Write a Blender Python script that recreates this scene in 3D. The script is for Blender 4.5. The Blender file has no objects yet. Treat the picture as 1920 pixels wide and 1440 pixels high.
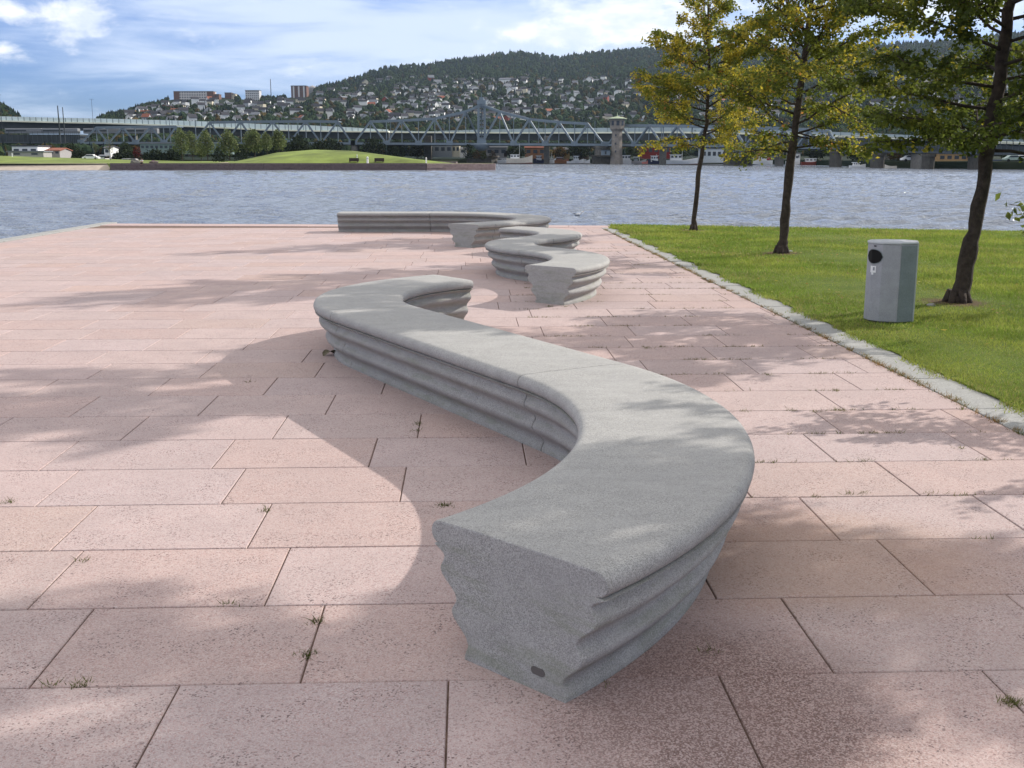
import bpy, bmesh, math, random
import numpy as np
from math import radians as R, sin, cos, pi, atan2, tan
from mathutils import Vector, Matrix
random.seed(7); rng=np.random.default_rng(11)
S=bpy.context.scene; COL=S.collection
# ------------------------------------------------------------------ camera
F=2080.; HY=294.; H=1.6; TH=math.atan((720-HY)/F)
cam=bpy.data.cameras.new('camera'); co=bpy.data.objects.new('camera',cam); COL.objects.link(co)
co.location=(0,0,H); co.rotation_euler=(pi/2-TH,0,0); cam.sensor_width=36; cam.lens=36*F/1920
cam.clip_start=.05; cam.clip_end=20000; S.camera=co
def at(px,py,Y):
    """world point seen at photo pixel (px,py) at ground distance Y"""
    a=(px-960)/F; b=(720-py)/F
    dy=cos(TH)+b*sin(TH); dz=-sin(TH)+b*cos(TH); t=Y/dy
    return Vector((a*t,Y,H+dz*t))
def X(px,Y): return (px-960)/F*(Y*cos(TH)+.0)   # lateral position near the horizon
WZ=-1.0                                         # water level
# ------------------------------------------------------------------ node helpers
class NT:
    def __init__(s,tree): s.t=tree; s.n=tree.nodes; s.l=tree.links
    def node(s,typ,**k):
        n=s.n.new(typ)
        for a,b in k.items(): setattr(n,a,b)
        return n
    def put(s,sock,v):
        if v is None: return
        if isinstance(v,bpy.types.NodeSocket): s.l.new(v,sock)
        else:
            if isinstance(v,(tuple,list)) and sock.type=='RGBA' and len(v)==3: v=(*v,1)
            sock.default_value=v
    def m(s,op,a,b=None,c=None,clamp=False):
        n=s.node('ShaderNodeMath',operation=op,use_clamp=clamp)
        for i,v in enumerate((a,b,c)):
            if v is not None: s.put(n.inputs[i],v)
        return n.outputs[0]
    def mix(s,f,a,b,mode='MIX'):
        n=s.node('ShaderNodeMix',data_type='RGBA',blend_type=mode)
        s.put(n.inputs[0],f); s.put(n.inputs[6],a); s.put(n.inputs[7],b); return n.outputs[2]
    def ramp(s,f,a,b,x,y,smooth=True):
        n=s.node('ShaderNodeMapRange',interpolation_type='SMOOTHSTEP' if smooth else 'LINEAR')
        s.put(n.inputs[0],f)
        for i,v in zip((1,2,3,4),(a,b,x,y)): s.put(n.inputs[i],v)
        return n.outputs[0]
    def noise(s,vec,scale,detail=3,rough=.55,col=False,dist=0):
        n=s.node('ShaderNodeTexNoise'); s.put(n.inputs['Vector'],vec)
        n.inputs['Scale'].default_value=scale; n.inputs['Detail'].default_value=detail; n.inputs['Roughness'].default_value=rough
        n.inputs['Distortion'].default_value=dist
        return n.outputs[1 if col else 0]
    def scl(s,vec,v,rot=(0,0,0)):
        n=s.node('ShaderNodeMapping'); s.put(n.inputs[0],vec); n.inputs[3].default_value=v; n.inputs[2].default_value=rot; return n.outputs[0]
    def cells(s,vec,scale):
        n=s.node('ShaderNodeTexVoronoi'); s.put(n.inputs['Vector'],vec); n.inputs['Scale'].default_value=scale
        q=s.node('ShaderNodeSeparateColor'); s.l.new(n.outputs['Color'],q.inputs[0]); return q.outputs[0],q.outputs[1]
    def bump(s,h,strength=.5,dist=.01,nrm=None):
        n=s.node('ShaderNodeBump'); s.put(n.inputs['Height'],h); n.inputs['Strength'].default_value=strength; n.inputs['Distance'].default_value=dist
        if nrm is not None: s.put(n.inputs['Normal'],nrm)
        return n.outputs[0]
def newmat(name):
    m=bpy.data.materials.new(name); m.use_nodes=True; t=NT(m.node_tree); b=t.n['Principled BSDF']; return m,t,b
def obco(t): return t.node('ShaderNodeTexCoord').outputs['Object']
def geoco(t): return t.node('ShaderNodeNewGeometry').outputs['Position']
def mat(name,col,rough=.75,var=.15,scale=3.,metal=0,bump=0,spec=.3,world=False):
    m,t,b=newmat(name); c=geoco(t) if world else obco(t)
    n=t.noise(c,scale,4,.6)
    f=t.ramp(n,.3,.7,1-var,1+var,False)
    v=t.node('ShaderNodeVectorMath',operation='SCALE'); v.inputs[0].default_value=col[:3]; t.l.new(f,v.inputs[3])
    t.l.new(v.outputs[0],b.inputs['Base Color']); b.inputs['Roughness'].default_value=rough; b.inputs['Metallic'].default_value=metal
    b.inputs['Specular IOR Level'].default_value=spec
    if bump: t.l.new(t.bump(t.noise(c,scale*6,3),bump,.02),b.inputs['Normal'])
    return m
def attrmat(name,rough=.8,trans=0,spec=.2,var=.25,scale=8,tint=None):
    """colour from the mesh attribute 'Col' (each leaf or tree keeps its own colour)"""
    m,t,b=newmat(name); a=t.node('ShaderNodeAttribute',attribute_name='Col').outputs['Color']
    n=t.ramp(t.noise(obco(t),scale,2),.3,.7,1-var,1+var,False)
    v=t.node('ShaderNodeVectorMath',operation='SCALE'); t.l.new(a,v.inputs[0]); t.l.new(n,v.inputs[3])
    t.l.new(v.outputs[0],b.inputs['Base Color']); b.inputs['Roughness'].default_value=rough; b.inputs['Specular IOR Level'].default_value=spec
    if trans:
        tr=t.node('ShaderNodeBsdfTranslucent'); t.l.new(v.outputs[0],tr.inputs[0])
        mx=t.node('ShaderNodeMixShader'); mx.inputs[0].default_value=trans
        t.l.new(b.outputs[0],mx.inputs[1]); t.l.new(tr.outputs[0],mx.inputs[2]); t.l.new(mx.outputs[0],t.n['Material Output'].inputs[0])
    return m
# ------------------------------------------------------------------ object helpers
def tag(o,label=None,cat=None,group=None,kind=None):
    if label: o['label']=label
    if cat: o['category']=cat
    if group: o['group']=group
    if kind: o['kind']=kind
    return o
def empty(name,loc,rz=0):
    o=bpy.data.objects.new(name,None); o.location=loc; o.rotation_euler=(0,0,rz); o.empty_display_size=.2; COL.objects.link(o); return o
def link(name,me,parent=None,loc=None,m=None):
    o=bpy.data.objects.new(name,me); COL.objects.link(o)
    if parent is not None: o.parent=parent
    if loc is not None: o.location=loc
    if m is not None and not me.materials: me.materials.append(m)
    return o
def npmesh(name,V,Fc,colors=None,smooth=False):
    """V (n,3); Fc (m,k) all faces with k corners; colors (n,3)"""
    V=np.asarray(V,np.float32); Fc=np.asarray(Fc,np.int32); me=bpy.data.meshes.new(name)
    me.vertices.add(len(V)); me.vertices.foreach_set('co',V.ravel())
    k=Fc.shape[1]; me.loops.add(Fc.size); me.loops.foreach_set('vertex_index',Fc.ravel())
    me.polygons.add(len(Fc)); me.polygons.foreach_set('loop_start',np.arange(0,Fc.size,k,dtype=np.int32)); me.polygons.foreach_set('loop_total',np.full(len(Fc),k,np.int32))
    me.polygons.foreach_set('use_smooth',np.full(len(Fc),bool(smooth)))
    me.update(calc_edges=True)
    if colors is not None:
        a=me.color_attributes.new('Col','FLOAT_COLOR','POINT'); c=np.ones((len(V),4),np.float32); c[:,:3]=colors; a.data.foreach_set('color',c.ravel())
    return me
class MB:
    def __init__(s): s.v=[]; s.f=[]
    def add(s,v,f):
        o=len(s.v); s.v+= [tuple(p) for p in v]; s.f+=[tuple(i+o for i in q) for q in f]; return s
    def box(s,x0,x1,y0,y1,z0,z1,M=None):
        v=[Vector((x,y,z)) for z in (z0,z1) for y in (y0,y1) for x in (x0,x1)]
        if M is not None: v=[M@p for p in v]
        return s.add(v,[(0,2,3,1),(4,5,7,6),(0,1,5,4),(2,6,7,3),(0,4,6,2),(1,3,7,5)])
    def bar(s,a,b,w,h=None):
        a=Vector(a); b=Vector(b); h=h or w; d=(b-a).normalized(); up=Vector((0,0,1)) if abs(d.z)<.95 else Vector((0,1,0))
        n=d.cross(up).normalized(); u=n.cross(d)
        v=[p+n*i*w/2+u*j*h/2 for p in (a,b) for i,j in ((-1,-1),(1,-1),(1,1),(-1,1))]
        return s.add(v,[(3,2,1,0),(4,5,6,7),(0,1,5,4),(1,2,6,5),(2,3,7,6),(3,0,4,7)])
    def tube(s,pts,rad,n=8,cap=True):
        pts=[Vector(p) for p in pts]; rad=[rad]*len(pts) if not hasattr(rad,'__len__') else rad; rings=[]
        for i,p in enumerate(pts):
            d=(pts[min(i+1,len(pts)-1)]-pts[max(i-1,0)]).normalized(); up=Vector((1,0,0)) if abs(d.x)<.9 else Vector((0,1,0))
            a=d.cross(up).normalized(); b=d.cross(a); rings.append([p+(a*cos(2*pi*k/n)+b*sin(2*pi*k/n))*rad[i] for k in range(n)])
        v=[q for r in rings for q in r]; f=[(i*n+k,i*n+(k+1)%n,(i+1)*n+(k+1)%n,(i+1)*n+k) for i in range(len(pts)-1) for k in range(n)]
        if cap: f+=[tuple(range(n))[::-1],tuple((len(pts)-1)*n+k for k in range(n))]
        return s.add(v,f)
    def lathe(s,prof,n=20,c=(0,0)):
        v=[(c[0]+r*cos(2*pi*k/n),c[1]+r*sin(2*pi*k/n),z) for r,z in prof for k in range(n)]
        f=[(i*n+k,i*n+(k+1)%n,(i+1)*n+(k+1)%n,(i+1)*n+k) for i in range(len(prof)-1) for k in range(n)]
        f+=[tuple(range(n))[::-1],tuple((len(prof)-1)*n+k for k in range(n))]
        return s.add(v,f)
    def prism(s,poly,z0,z1):
        n=len(poly); v=[(x,y,z0) for x,y in poly]+[(x,y,z1) for x,y in poly]
        return s.add(v,[tuple(range(n))[::-1],tuple(range(n,2*n))]+[(i,(i+1)%n,n+(i+1)%n,n+i) for i in range(n)])
    def mesh(s,name,smooth=False):
        me=bpy.data.meshes.new(name); me.from_pydata(s.v,[],s.f); me.update()
        if smooth: me.shade_smooth()
        return me
    def build(s,name,m,parent=None,loc=None,smooth=False,bevel=0):
        me=s.mesh(name,smooth); me.materials.append(m); o=link(name,me,parent,loc)
        if bevel:
            b=o.modifiers.new('bevel','BEVEL'); b.width=bevel; b.segments=2; b.limit_method='ANGLE'
        return o
def lerp(tab,x):
    xs,ys=zip(*tab); return float(np.interp(x,xs,ys))

# ------------------------------------------------------------------ light and sky
SUNAZ=math.atan2(.85,.53); SUNEL=R(28)
sd=Vector((sin(SUNAZ)*cos(SUNEL),cos(SUNAZ)*cos(SUNEL),sin(SUNEL)))
L=bpy.data.lights.new('sun','SUN'); L.energy=3.0; L.angle=R(.53); L.color=(1,.94,.86)
lo=bpy.data.objects.new('sun',L); COL.objects.link(lo); lo.rotation_euler=(-sd).to_track_quat('-Z','Y').to_euler()
W=bpy.data.worlds.new('World'); S.world=W; W.use_nodes=True; t=NT(W.node_tree); bg=t.n['Background']
sky=t.node('ShaderNodeTexSky',sky_type='NISHITA'); sky.sun_disc=False; sky.sun_elevation=SUNEL; sky.sun_rotation=SUNAZ
sky.air_density=1.0; sky.dust_density=.6; sky.ozone_density=2.0
g=t.node('ShaderNodeTexCoord').outputs['Generated']; sp=t.node('ShaderNodeSeparateXYZ'); t.l.new(g,sp.inputs[0])
az=t.m('ARCTAN2',sp.outputs[0],sp.outputs[1]); el=t.m('ARCSINE',sp.outputs[2])
cv=t.node('ShaderNodeCombineXYZ'); t.put(cv.inputs[0],az); t.put(cv.inputs[1],el); vec=cv.outputs[0]
def AZ(px): return math.atan((px-960)/F/cos(TH))
def EL(py): return math.atan((HY-py)/F)
def blob(px,py,rx,ry):
    a=t.m('DIVIDE',t.m('SUBTRACT',az,AZ(px)),rx/F); b=t.m('DIVIDE',t.m('SUBTRACT',el,EL(py)),ry/F)
    return t.m('POWER',2.718,t.m('MULTIPLY',-1,t.m('ADD',t.m('MULTIPLY',a,a),t.m('MULTIPLY',b,b))))
def add(*a):
    r=a[0]
    for b in a[1:]: r=t.m('ADD',r,b)
    return r
cirr=t.noise(t.scl(vec,(4,26,1),(0,0,R(-5))),1.6,7,.6,dist=.4)
field=add(t.m('MULTIPLY',blob(640,40,520,75),.34),t.m('MULTIPLY',blob(1050,110,480,60),.34),t.m('MULTIPLY',blob(1900,10,500,120),.35),t.m('MULTIPLY',blob(150,10,260,20),.2),t.m('MULTIPLY',blob(420,150,300,30),.1),-.1)
cden=t.ramp(add(cirr,field),.30,.84,0,.95)
puff=t.noise(t.scl(vec,(16,30,1)),1.5,8,.62,dist=.3)
pf=add(t.m('MULTIPLY',blob(1180,45,150,62),.42),t.m('MULTIPLY',blob(1000,75,100,26),.26),t.m('MULTIPLY',blob(180,62,120,26),.27),t.m('MULTIPLY',blob(20,118,110,24),.27),t.m('MULTIPLY',blob(40,55,70,20),.22),t.m('MULTIPLY',blob(320,12,50,16),.22),t.m('MULTIPLY',blob(1700,20,160,60),.3))
pden=t.ramp(add(puff,pf),.56,.86,0,1)
over=t.ramp(t.noise(t.scl(g,(1,1,2.2)),2.2,6,.6),.30,.55,.55,1)         # cloud added outside the view to make the sky light neutral
high=t.ramp(el,EL(-60),EL(-400),0,1)
cden=t.m('MAXIMUM',cden,t.m('MULTIPLY',over,high))
base=t.mix(1.0,sky.outputs[0],t.mix(high,(.34,.50,.98),(1.,1.,1.05)),'MULTIPLY')
sh=t.ramp(t.noise(t.scl(vec,(20,50,1)),1.5,5,.6),.35,.7,0,1)
c1=t.mix(t.m('MULTIPLY',cden,.92),base,t.mix(high,(5.4,6.2,7.6),(7.6,7.4,7.3)))
c2=t.mix(pden,c1,t.mix(sh,(5.8,6.4,7.5),(8.0,8.1,8.3)))
t.l.new(c2,bg.inputs[0]); bg.inputs[1].default_value=.085
S.view_settings.view_transform='Standard'; S.view_settings.look='None'; S.view_settings.exposure=.85; S.view_settings.gamma=1

# ------------------------------------------------------------------ materials
NX=-.040; NL=math.hypot(NX,1); NV=np.array([NX,1])/NL; TV=np.array([NV[1],-NV[0]])     # paving axes: rows run along TV, joints along NV
def st(s,u): return NV*s+TV*u
def pavemat():
    m,t,b=newmat('pink_granite'); c=geoco(t)
    slab=t.node('ShaderNodeAttribute',attribute_name='Col').outputs['Color']
    g1_,g2_=t.cells(c,280); h1_,h2_=t.cells(t.scl(c,(1,1,1),(0,0,.7)),175); sp1=g1_; sp2=h1_
    wear=t.noise(c,1.1,5,.65); lum=t.noise(c,2.6,4,.6)
    col=t.mix(t.ramp(g1_,.45,1,0,.65,False),slab,(.60,.53,.51))
    col=t.mix(t.ramp(g2_,.60,.95,0,.62),col,(.40,.235,.215))
    col=t.mix(t.ramp(h1_,.84,.92,0,.50),col,(.19,.125,.12))
    col=t.mix(t.m('MULTIPLY',t.ramp(h2_,.90,.93,0,.85),t.ramp(t.noise(c,5,3),.45,.6,.2,1)),col,(.09,.06,.06))
    col=t.mix(t.ramp(lum,.35,.65,.30,0),col,(.36,.29,.28))
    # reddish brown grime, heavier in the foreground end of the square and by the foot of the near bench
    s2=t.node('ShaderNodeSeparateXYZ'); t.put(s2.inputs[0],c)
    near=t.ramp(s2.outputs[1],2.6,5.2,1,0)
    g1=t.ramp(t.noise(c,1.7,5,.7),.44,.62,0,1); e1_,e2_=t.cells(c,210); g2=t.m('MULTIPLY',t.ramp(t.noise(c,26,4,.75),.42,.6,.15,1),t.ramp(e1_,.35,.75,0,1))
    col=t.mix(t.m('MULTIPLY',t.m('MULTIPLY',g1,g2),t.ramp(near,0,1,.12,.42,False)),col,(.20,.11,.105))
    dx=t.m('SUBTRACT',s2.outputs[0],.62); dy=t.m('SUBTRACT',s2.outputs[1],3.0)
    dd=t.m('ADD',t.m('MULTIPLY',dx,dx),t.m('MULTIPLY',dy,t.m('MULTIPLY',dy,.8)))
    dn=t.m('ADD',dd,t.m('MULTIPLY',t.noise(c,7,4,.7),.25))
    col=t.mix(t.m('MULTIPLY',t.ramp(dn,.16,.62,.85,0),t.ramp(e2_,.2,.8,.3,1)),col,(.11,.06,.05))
    # rust-ochre tint right of the near bench
    ex=t.m('SUBTRACT',s2.outputs[0],1.2); ey=t.m('SUBTRACT',s2.outputs[1],4.3)
    ee=t.m('ADD',t.m('MULTIPLY',ex,t.m('MULTIPLY',ex,.5)),t.m('MULTIPLY',ey,ey))
    col=t.mix(t.ramp(t.m('ADD',ee,t.m('MULTIPLY',t.noise(c,5,4,.7),.4)),.2,.75,.32,0),col,(.36,.20,.08))
    wet=t.ramp(t.noise(c,.8,5,.7,dist=.6),.60,.70,0,.22); col=t.mix(wet,col,(.30,.21,.19)); st_=t.ramp(t.noise(c,.45,4,.6),.45,.75,0,.3); col=t.mix(st_,col,(.46,.34,.32))
    t.l.new(col,b.inputs['Base Color']); b.inputs['Roughness'].default_value=.82; b.inputs['Specular IOR Level'].default_value=.25
    h=t.m('ADD',t.noise(c,90,3,.7),t.m('MULTIPLY',t.noise(c,8,3),.8)); t.l.new(t.bump(h,.3,.004),b.inputs['Normal'])
    return m
def stonemat(name,col,spk=.5,moss=0,scale=240):
    m,t,b=newmat(name); c=geoco(t)
    a,a2=t.cells(c,scale); w=t.noise(c,2.2,5,.6); st2=t.noise(t.scl(c,(3,9,9)),1,4,.6)
    cc=t.mix(t.ramp(a,.0,1,0,1,False),tuple(x*(1-.38*spk) for x in col),tuple(min(1,x*(1+.42*spk)) for x in col))
    cc=t.mix(t.ramp(a2,.84,.92,0,.55*spk),cc,tuple(x*.25 for x in col))
    cc=t.mix(t.ramp(t.noise(c,11,5,.7),.42,.68,0,.28),cc,tuple(x*.68 for x in col))
    cc=t.mix(t.ramp(w,.35,.7,0,.4),cc,tuple(x*f for x,f in zip(col,(.86,.86,.88))))
    cc=t.mix(t.ramp(st2,.42,.66,0,.22),cc,tuple(min(1,x*1.3) for x in col))
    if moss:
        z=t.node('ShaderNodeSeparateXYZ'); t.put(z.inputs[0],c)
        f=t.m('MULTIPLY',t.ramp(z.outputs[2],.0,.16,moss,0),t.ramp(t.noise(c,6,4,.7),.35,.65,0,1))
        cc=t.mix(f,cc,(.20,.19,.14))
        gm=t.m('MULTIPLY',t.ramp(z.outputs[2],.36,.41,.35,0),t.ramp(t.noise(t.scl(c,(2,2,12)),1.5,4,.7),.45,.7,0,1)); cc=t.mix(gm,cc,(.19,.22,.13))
    t.l.new(cc,b.inputs['Base Color']); b.inputs['Roughness'].default_value=.8; b.inputs['Specular IOR Level'].default_value=.25
    t.l.new(t.bump(t.m('ADD',t.noise(c,110,3,.7),t.noise(c,28,3)),.35,.004),b.inputs['Normal'])
    return m
M={}
M['pave']=pavemat()
M['bench']=stonemat('grey_cast_concrete',(.36,.355,.34),.85,.2,340)
M['bench_seam']=mat('bench_joint',(.10,.10,.09),.9)
M['kerb']=stonemat('kerb_granite',(.33,.33,.315),.7,0,160)
M['joint']=mat('joint_sand',(.17,.115,.09),.95,.4,20,world=True)
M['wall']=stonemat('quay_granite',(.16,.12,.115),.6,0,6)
M['wallend']=stonemat('quay_granite_sunlit',(.42,.30,.26),.6,0,6)  # sunlight on the wall's end put into a paler granite colour
M['plate']=mat('dark_plate',(.115,.105,.10),.5)
M['steel']=mat('blue_grey_painted_steel',(.17,.215,.25),.55,.12,.5,spec=.4)
M['girder']=mat('dark_steel_and_shaded_girder',(.045,.055,.06),.7,.2,.3)
M['deck']=mat('dark_deck',(.05,.055,.055),.85)
M['barrier']=mat('pale_mint_barrier',(.82,.92,.88),.6,.08,.2)
M['barrier_grey']=mat('greyer_barrier',(.42,.50,.52),.6,.10,.2)  # greyer barrier tone for the right-hand road bridge
M['barrier_edge']=mat('cream_edge_beam',(.85,.85,.66),.7,.08,.2)
M['barrier_post']=mat('barrier_post',(.16,.22,.22),.6)
M['pier']=stonemat('bridge_pier_concrete',(.17,.16,.14),.4,0,2)
M['pierdark']=stonemat('old_pier_stone',(.075,.07,.06),.5,0,1.5)
M['tower']=stonemat('tower_render',(.27,.24,.205),.4,0,2)
M['towertop']=mat('copper_roof',(.36,.42,.28),.7,.1,.5)
M['glass']=mat('dark_glass',(.03,.035,.04),.25,.1)
M['white']=mat('white_paint',(.80,.80,.78),.5,.06,1)
M['bark']=mat('bark',(.062,.047,.037),.95,.45,14,bump=1.0)
M['leaf']=attrmat('autumn_leaves',.6,.5,.3,.2,6)
M['far_leaf']=attrmat('far_foliage',.9,.18,.1,.35,.35)
M['blade']=attrmat('grass_blades',.7,.35,.2,.2,2)
M['forest']=attrmat('hill_trees',.95,0,.05,.3,.05)
M['dark']=mat('dark_wood',(.045,.03,.025),.8)

# ------------------------------------------------------------------ promenade: paving, kerb, joint bed, lawn, quay
KA=np.array([3.12,4.0]); KB=np.array([2.02,26.3]); kd=(KB-KA)/np.linalg.norm(KB-KA); kn=np.array([kd[1],-kd[0]])
def kerbx(y): return KA[0]+(KB[0]-KA[0])*(y-KA[1])/(KB[1]-KA[1])
def fary(x): return float(np.interp(x,[-40,-9.9,2.2,11,40],[27.9,27.4,26.85,24.3,16.]))
LEFTX=-9.75
def paving():
    known={3:(-.90,-.07,.78),4:(-1.36,-.53,1.15),5:(-1.6,-.75,.91),6:(-1.74,-.93,1.58),7:(-2.03,-1.17,-.33),8:(-2.24,-1.35,-.53),9:(-2.01,-1.14,-.3),10:(-2.51,-1.71,-.91),11:(-2.19,-1.41,-.6)}
    V=[];Fc=[];C=[]; PW=.835; RH=.612; s0=3.215-RH*4; g=.0030
    pal=.87*np.array([(.525,.415,.39),(.53,.425,.405),(.535,.40,.365),(.55,.435,.415),(.505,.41,.40),(.54,.405,.37)])
    for r in range(-9,41):
        a=s0+RH*r+rng.uniform(-.003,.003); b=s0+RH*(r+1)
        if a>26.6: break
        off=known[r][0] if r in known else rng.uniform(0,PW)
        k0=int((-16-off)/PW)
        js=[off+PW*k+rng.uniform(-.02,.02) for k in range(k0,k0+26)]
        if r in known:
            kk=list(known[r]); js=[j for j in js if j<kk[0]-.4]+kk+[kk[-1]+PW*i+rng.uniform(-.015,.015) for i in range(1,9)]
        for u0,u1 in zip(js[:-1],js[1:]):
            y=(a+b)/2; lft=LEFTX+.04*y+.02; rgt=kerbx(y)+.04*y
            if r>=-4:
                rg=[kerbx(st(q,3)[1])-st(q,0)[0] for q in (a,b)]
            else: rg=[rgt,rgt]
            u0=max(u0,lft)
            if u1<=lft or u0>=min(rg)-.05: continue
            ra,rb=[min(u1,q-.004) for q in rg]
            pts=[(a,u0),(a,ra),(b,rb),(b,u0)]; bb=[(a+g,u0+g),(a+g,ra-g),(b-g,rb-g),(b-g,u0+g)]; cc=[(a+g+.003,u0+g+.003),(a+g+.003,ra-g-.003),(b-g-.005,rb-g-.003),(b-g-.005,u0+g+.003)]
            if any(st(*q)[1]>27.3-.8/12.1*(st(*q)[0]+9.75)-.02 for q in pts[2:]): continue
            z=rng.normal(0,.0004); o=len(V)
            tl=rng.normal(0,.00012,4)
            for (s,u) in bb: V.append((*st(s,u),-.012))
            for i,(s,u) in enumerate(bb): V.append((*st(s,u),z-.003))
            for i,(s,u) in enumerate(cc): V.append((*st(s,u),z+tl[i]))
            Fc+= [(o+8,o+9,o+10,o+11)]+[(o+i,o+(i+1)%4,o+4+(i+1)%4,o+4+i) for i in range(4)]+[(o+4+i,o+4+(i+1)%4,o+8+(i+1)%4,o+8+i) for i in range(4)]
            c=pal[rng.integers(len(pal))]*rng.uniform(.94,1.05)
            if rng.random()<.10: c=c*np.array((1.0,.965,.91))
            if rng.random()<.06: c=c*.95
            C+= [c]*12
    me=npmesh('pavement',V,Fc,np.array(C)); me.materials.append(M['pave']); tag(link('pavement',me),kind='structure')
paving()
# joint bed / promenade ground body
b=MB(); b.prism([(LEFTX,-8),(kerbx(4)+.6,-8),(kerbx(4)+.5,4),(2.3,26.7),(LEFTX,27.2)],-.3,-.008); tag(b.build('paving_bed',M['joint']),kind='structure')
# far and left edge stones of the quay
def strip(name,pts,w,z0,z1,m,seg=1.2,label=None,inner=1):
    """row of edging stones along a polyline, each stone with its own small gap"""
    mb=MB()
    for (ax,ay),(bx,by) in zip(pts[:-1],pts[1:]):
        A=Vector((ax,ay,0)); B=Vector((bx,by,0)); d=(B-A); Ln=d.length; d.normalize(); n=Vector((-d.y,d.x,0))*inner; k=max(1,round(Ln/seg))
        for i in range(k):
            p=A+d*(Ln*i/k+.004); q=A+d*(Ln*(i+1)/k-.004); dz=random.uniform(-.002,.002)
            mb.add([(*p.xy,z0),(*q.xy,z0),(*(q+n*w).xy,z0),(*(p+n*w).xy,z0),(*p.xy,z1+dz),(*q.xy,z1+dz),(*(q+n*w).xy,z1+dz),(*(p+n*w).xy,z1+dz)],
              [(0,3,2,1),(4,5,6,7),(0,1,5,4),(1,2,6,5),(2,3,7,6),(3,0,4,7)])
    o=mb.build(name,m,bevel=.006); return o
yy=[-8]+[float(v) for v in np.arange(-6,26.6,4)]+[26.5]
o=strip('kerb',[(kerbx(y)+.002,y) for y in yy],.31,-.3,.004,M['kerb'],1.0,inner=-1); tag(o,kind='structure')
o=strip('quay_edge',[(2.35,26.5),(LEFTX,27.3)],.80,-1.6,.006,M['pave'],1.0); tag(o,kind='structure')
ec=npmesh('x',[(0,0,0)]*3,[(0,1,2)])
o.data.color_attributes.new('Col','FLOAT_COLOR','POINT').data.foreach_set('color',np.tile(np.array([.50,.37,.34,1],np.float32),len(o.data.vertices)))
bpy.data.meshes.remove(ec)
o=strip('quay_edge_stones',[(LEFTX-.32,-8),(LEFTX-.32,27.65)],.32,-1.6,.02,M['kerb'],.9,inner=-1); tag(o,kind='structure')
b=MB(); b.prism([(LEFTX-.3,-8),(3.7,-8),(2.33,26.6),(LEFTX-.3,27.5)],-1.8,-.31); tag(b.build('quay_body',M['wall']),kind='structure')
# lawn -----------------------------------------------------------
TREES=[(4.0,24.6),(4.5,18.6),(4.94,12.24),(6.0,6.8),(6.6,.3)]
def lawnmat():
    m,t,b=newmat('lawn'); c=geoco(t)
    n=t.noise(c,1.2,5,.65); n2=t.noise(c,14,4,.7); n3=t.noise(c,120,3,.7)
    col=t.mix(t.ramp(n,.35,.65,0,1),(.10,.155,.025),(.16,.21,.04)); col=t.mix(t.ramp(n2,.45,.7,0,.5),col,(.22,.22,.06))
    col=t.mix(t.ramp(n3,.35,.55,.6,0),col,(.03,.055,.01))
    s2=t.node('ShaderNodeSeparateXYZ'); t.put(s2.inputs[0],c)
    dm=None
    for x,y in TREES:
        dx=t.m('SUBTRACT',s2.outputs[0],x-.05); dy=t.m('SUBTRACT',s2.outputs[1],y-.05)
        d=t.m('SQRT',t.m('ADD',t.m('MULTIPLY',dx,dx),t.m('MULTIPLY',dy,dy))); dm=d if dm is None else t.m('MINIMUM',dm,d)
    col=t.mix(t.ramp(t.m('ADD',dm,t.m('MULTIPLY',n2,.5)),.45,.75,.95,0),col,(.13,.085,.05))
    t.l.new(col,b.inputs['Base Color']); b.inputs['Roughness'].default_value=.9; b.inputs['Specular IOR Level'].default_value=.1
    t.l.new(t.bump(t.m('ADD',n2,n3),.8,.02),b.inputs['Normal']); return m
M['lawn']=lawnmat()
def kx2(y): return kerbx(y)+.31
xs=np.concatenate([np.arange(0,9,.25),np.arange(9,30,1.5)]); ys=np.arange(-8,27.5,.5)
V=[];nx=len(xs);ny=len(ys)
def lawnz(x,y): return .012+.02*sin(x*1.3+y*.4)*cos(y*.7)*min(1,max(0,(x-kx2(y))))
for y in ys:
    for x in xs:
        xx=kx2(y)+x; yq=-8+(y+8)*(fary(xx)-.05+8)/(27.0+8); V.append((xx,yq,lawnz(xx,yq)))
Fc=[(j*nx+i,j*nx+i+1,(j+1)*nx+i+1,(j+1)*nx+i) for j in range(ny-1) for i in range(nx-1)]
me=npmesh('lawn',V,Fc,smooth=True); me.materials.append(M['lawn']); tag(link('lawn',me),kind='structure')
b=MB(); e=[(kx2(26.8),26.8)]+[(x,fary(x)-.02) for x in (5,8,11,20,40)]
b.prism([(3.7,-8),(40,-8)]+e[::-1],-1.8,-.02); tag(b.build('lawn_bank',M['joint']),kind='structure')
def blades(name,P,h,w,cols,lean=.5,label=None,kind='stuff',parent=None):
    n=len(P); w=np.broadcast_to(w,(n,))[:,None]; ang=rng.uniform(0,2*pi,n); d=np.c_[np.cos(ang),np.sin(ang),np.zeros(n)]; hh=h*rng.uniform(.5,1.3,n)
    tip=P+np.c_[rng.normal(0,lean,n)*hh,rng.normal(0,lean,n)*hh,hh]
    V=np.empty((n,3,3)); V[:,0]=P-d*w/2; V[:,1]=P+d*w/2; V[:,2]=tip
    me=npmesh(name,V.reshape(-1,3),np.arange(3*n).reshape(-1,3),np.repeat(cols,3,0)); me.materials.append(M['blade'])
    return tag(link(name,me,parent),label,None,None,kind)
n=330000
u=rng.random(n); Y=5.5+21.3*u**1.25; Xx=kerbx(Y)+.30+ (Y*.49-kerbx(Y)+1.2)*rng.random(n)
far=np.interp(Xx,[-40,-9.9,2.2,11,40],[27.9,27.4,26.85,24.3,16.])
ok=(Y<far-.08); 
for tx,ty in TREES: ok&=(np.hypot(Xx-tx,Y-ty)+rng.normal(0,.08,n)>.32)
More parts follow.
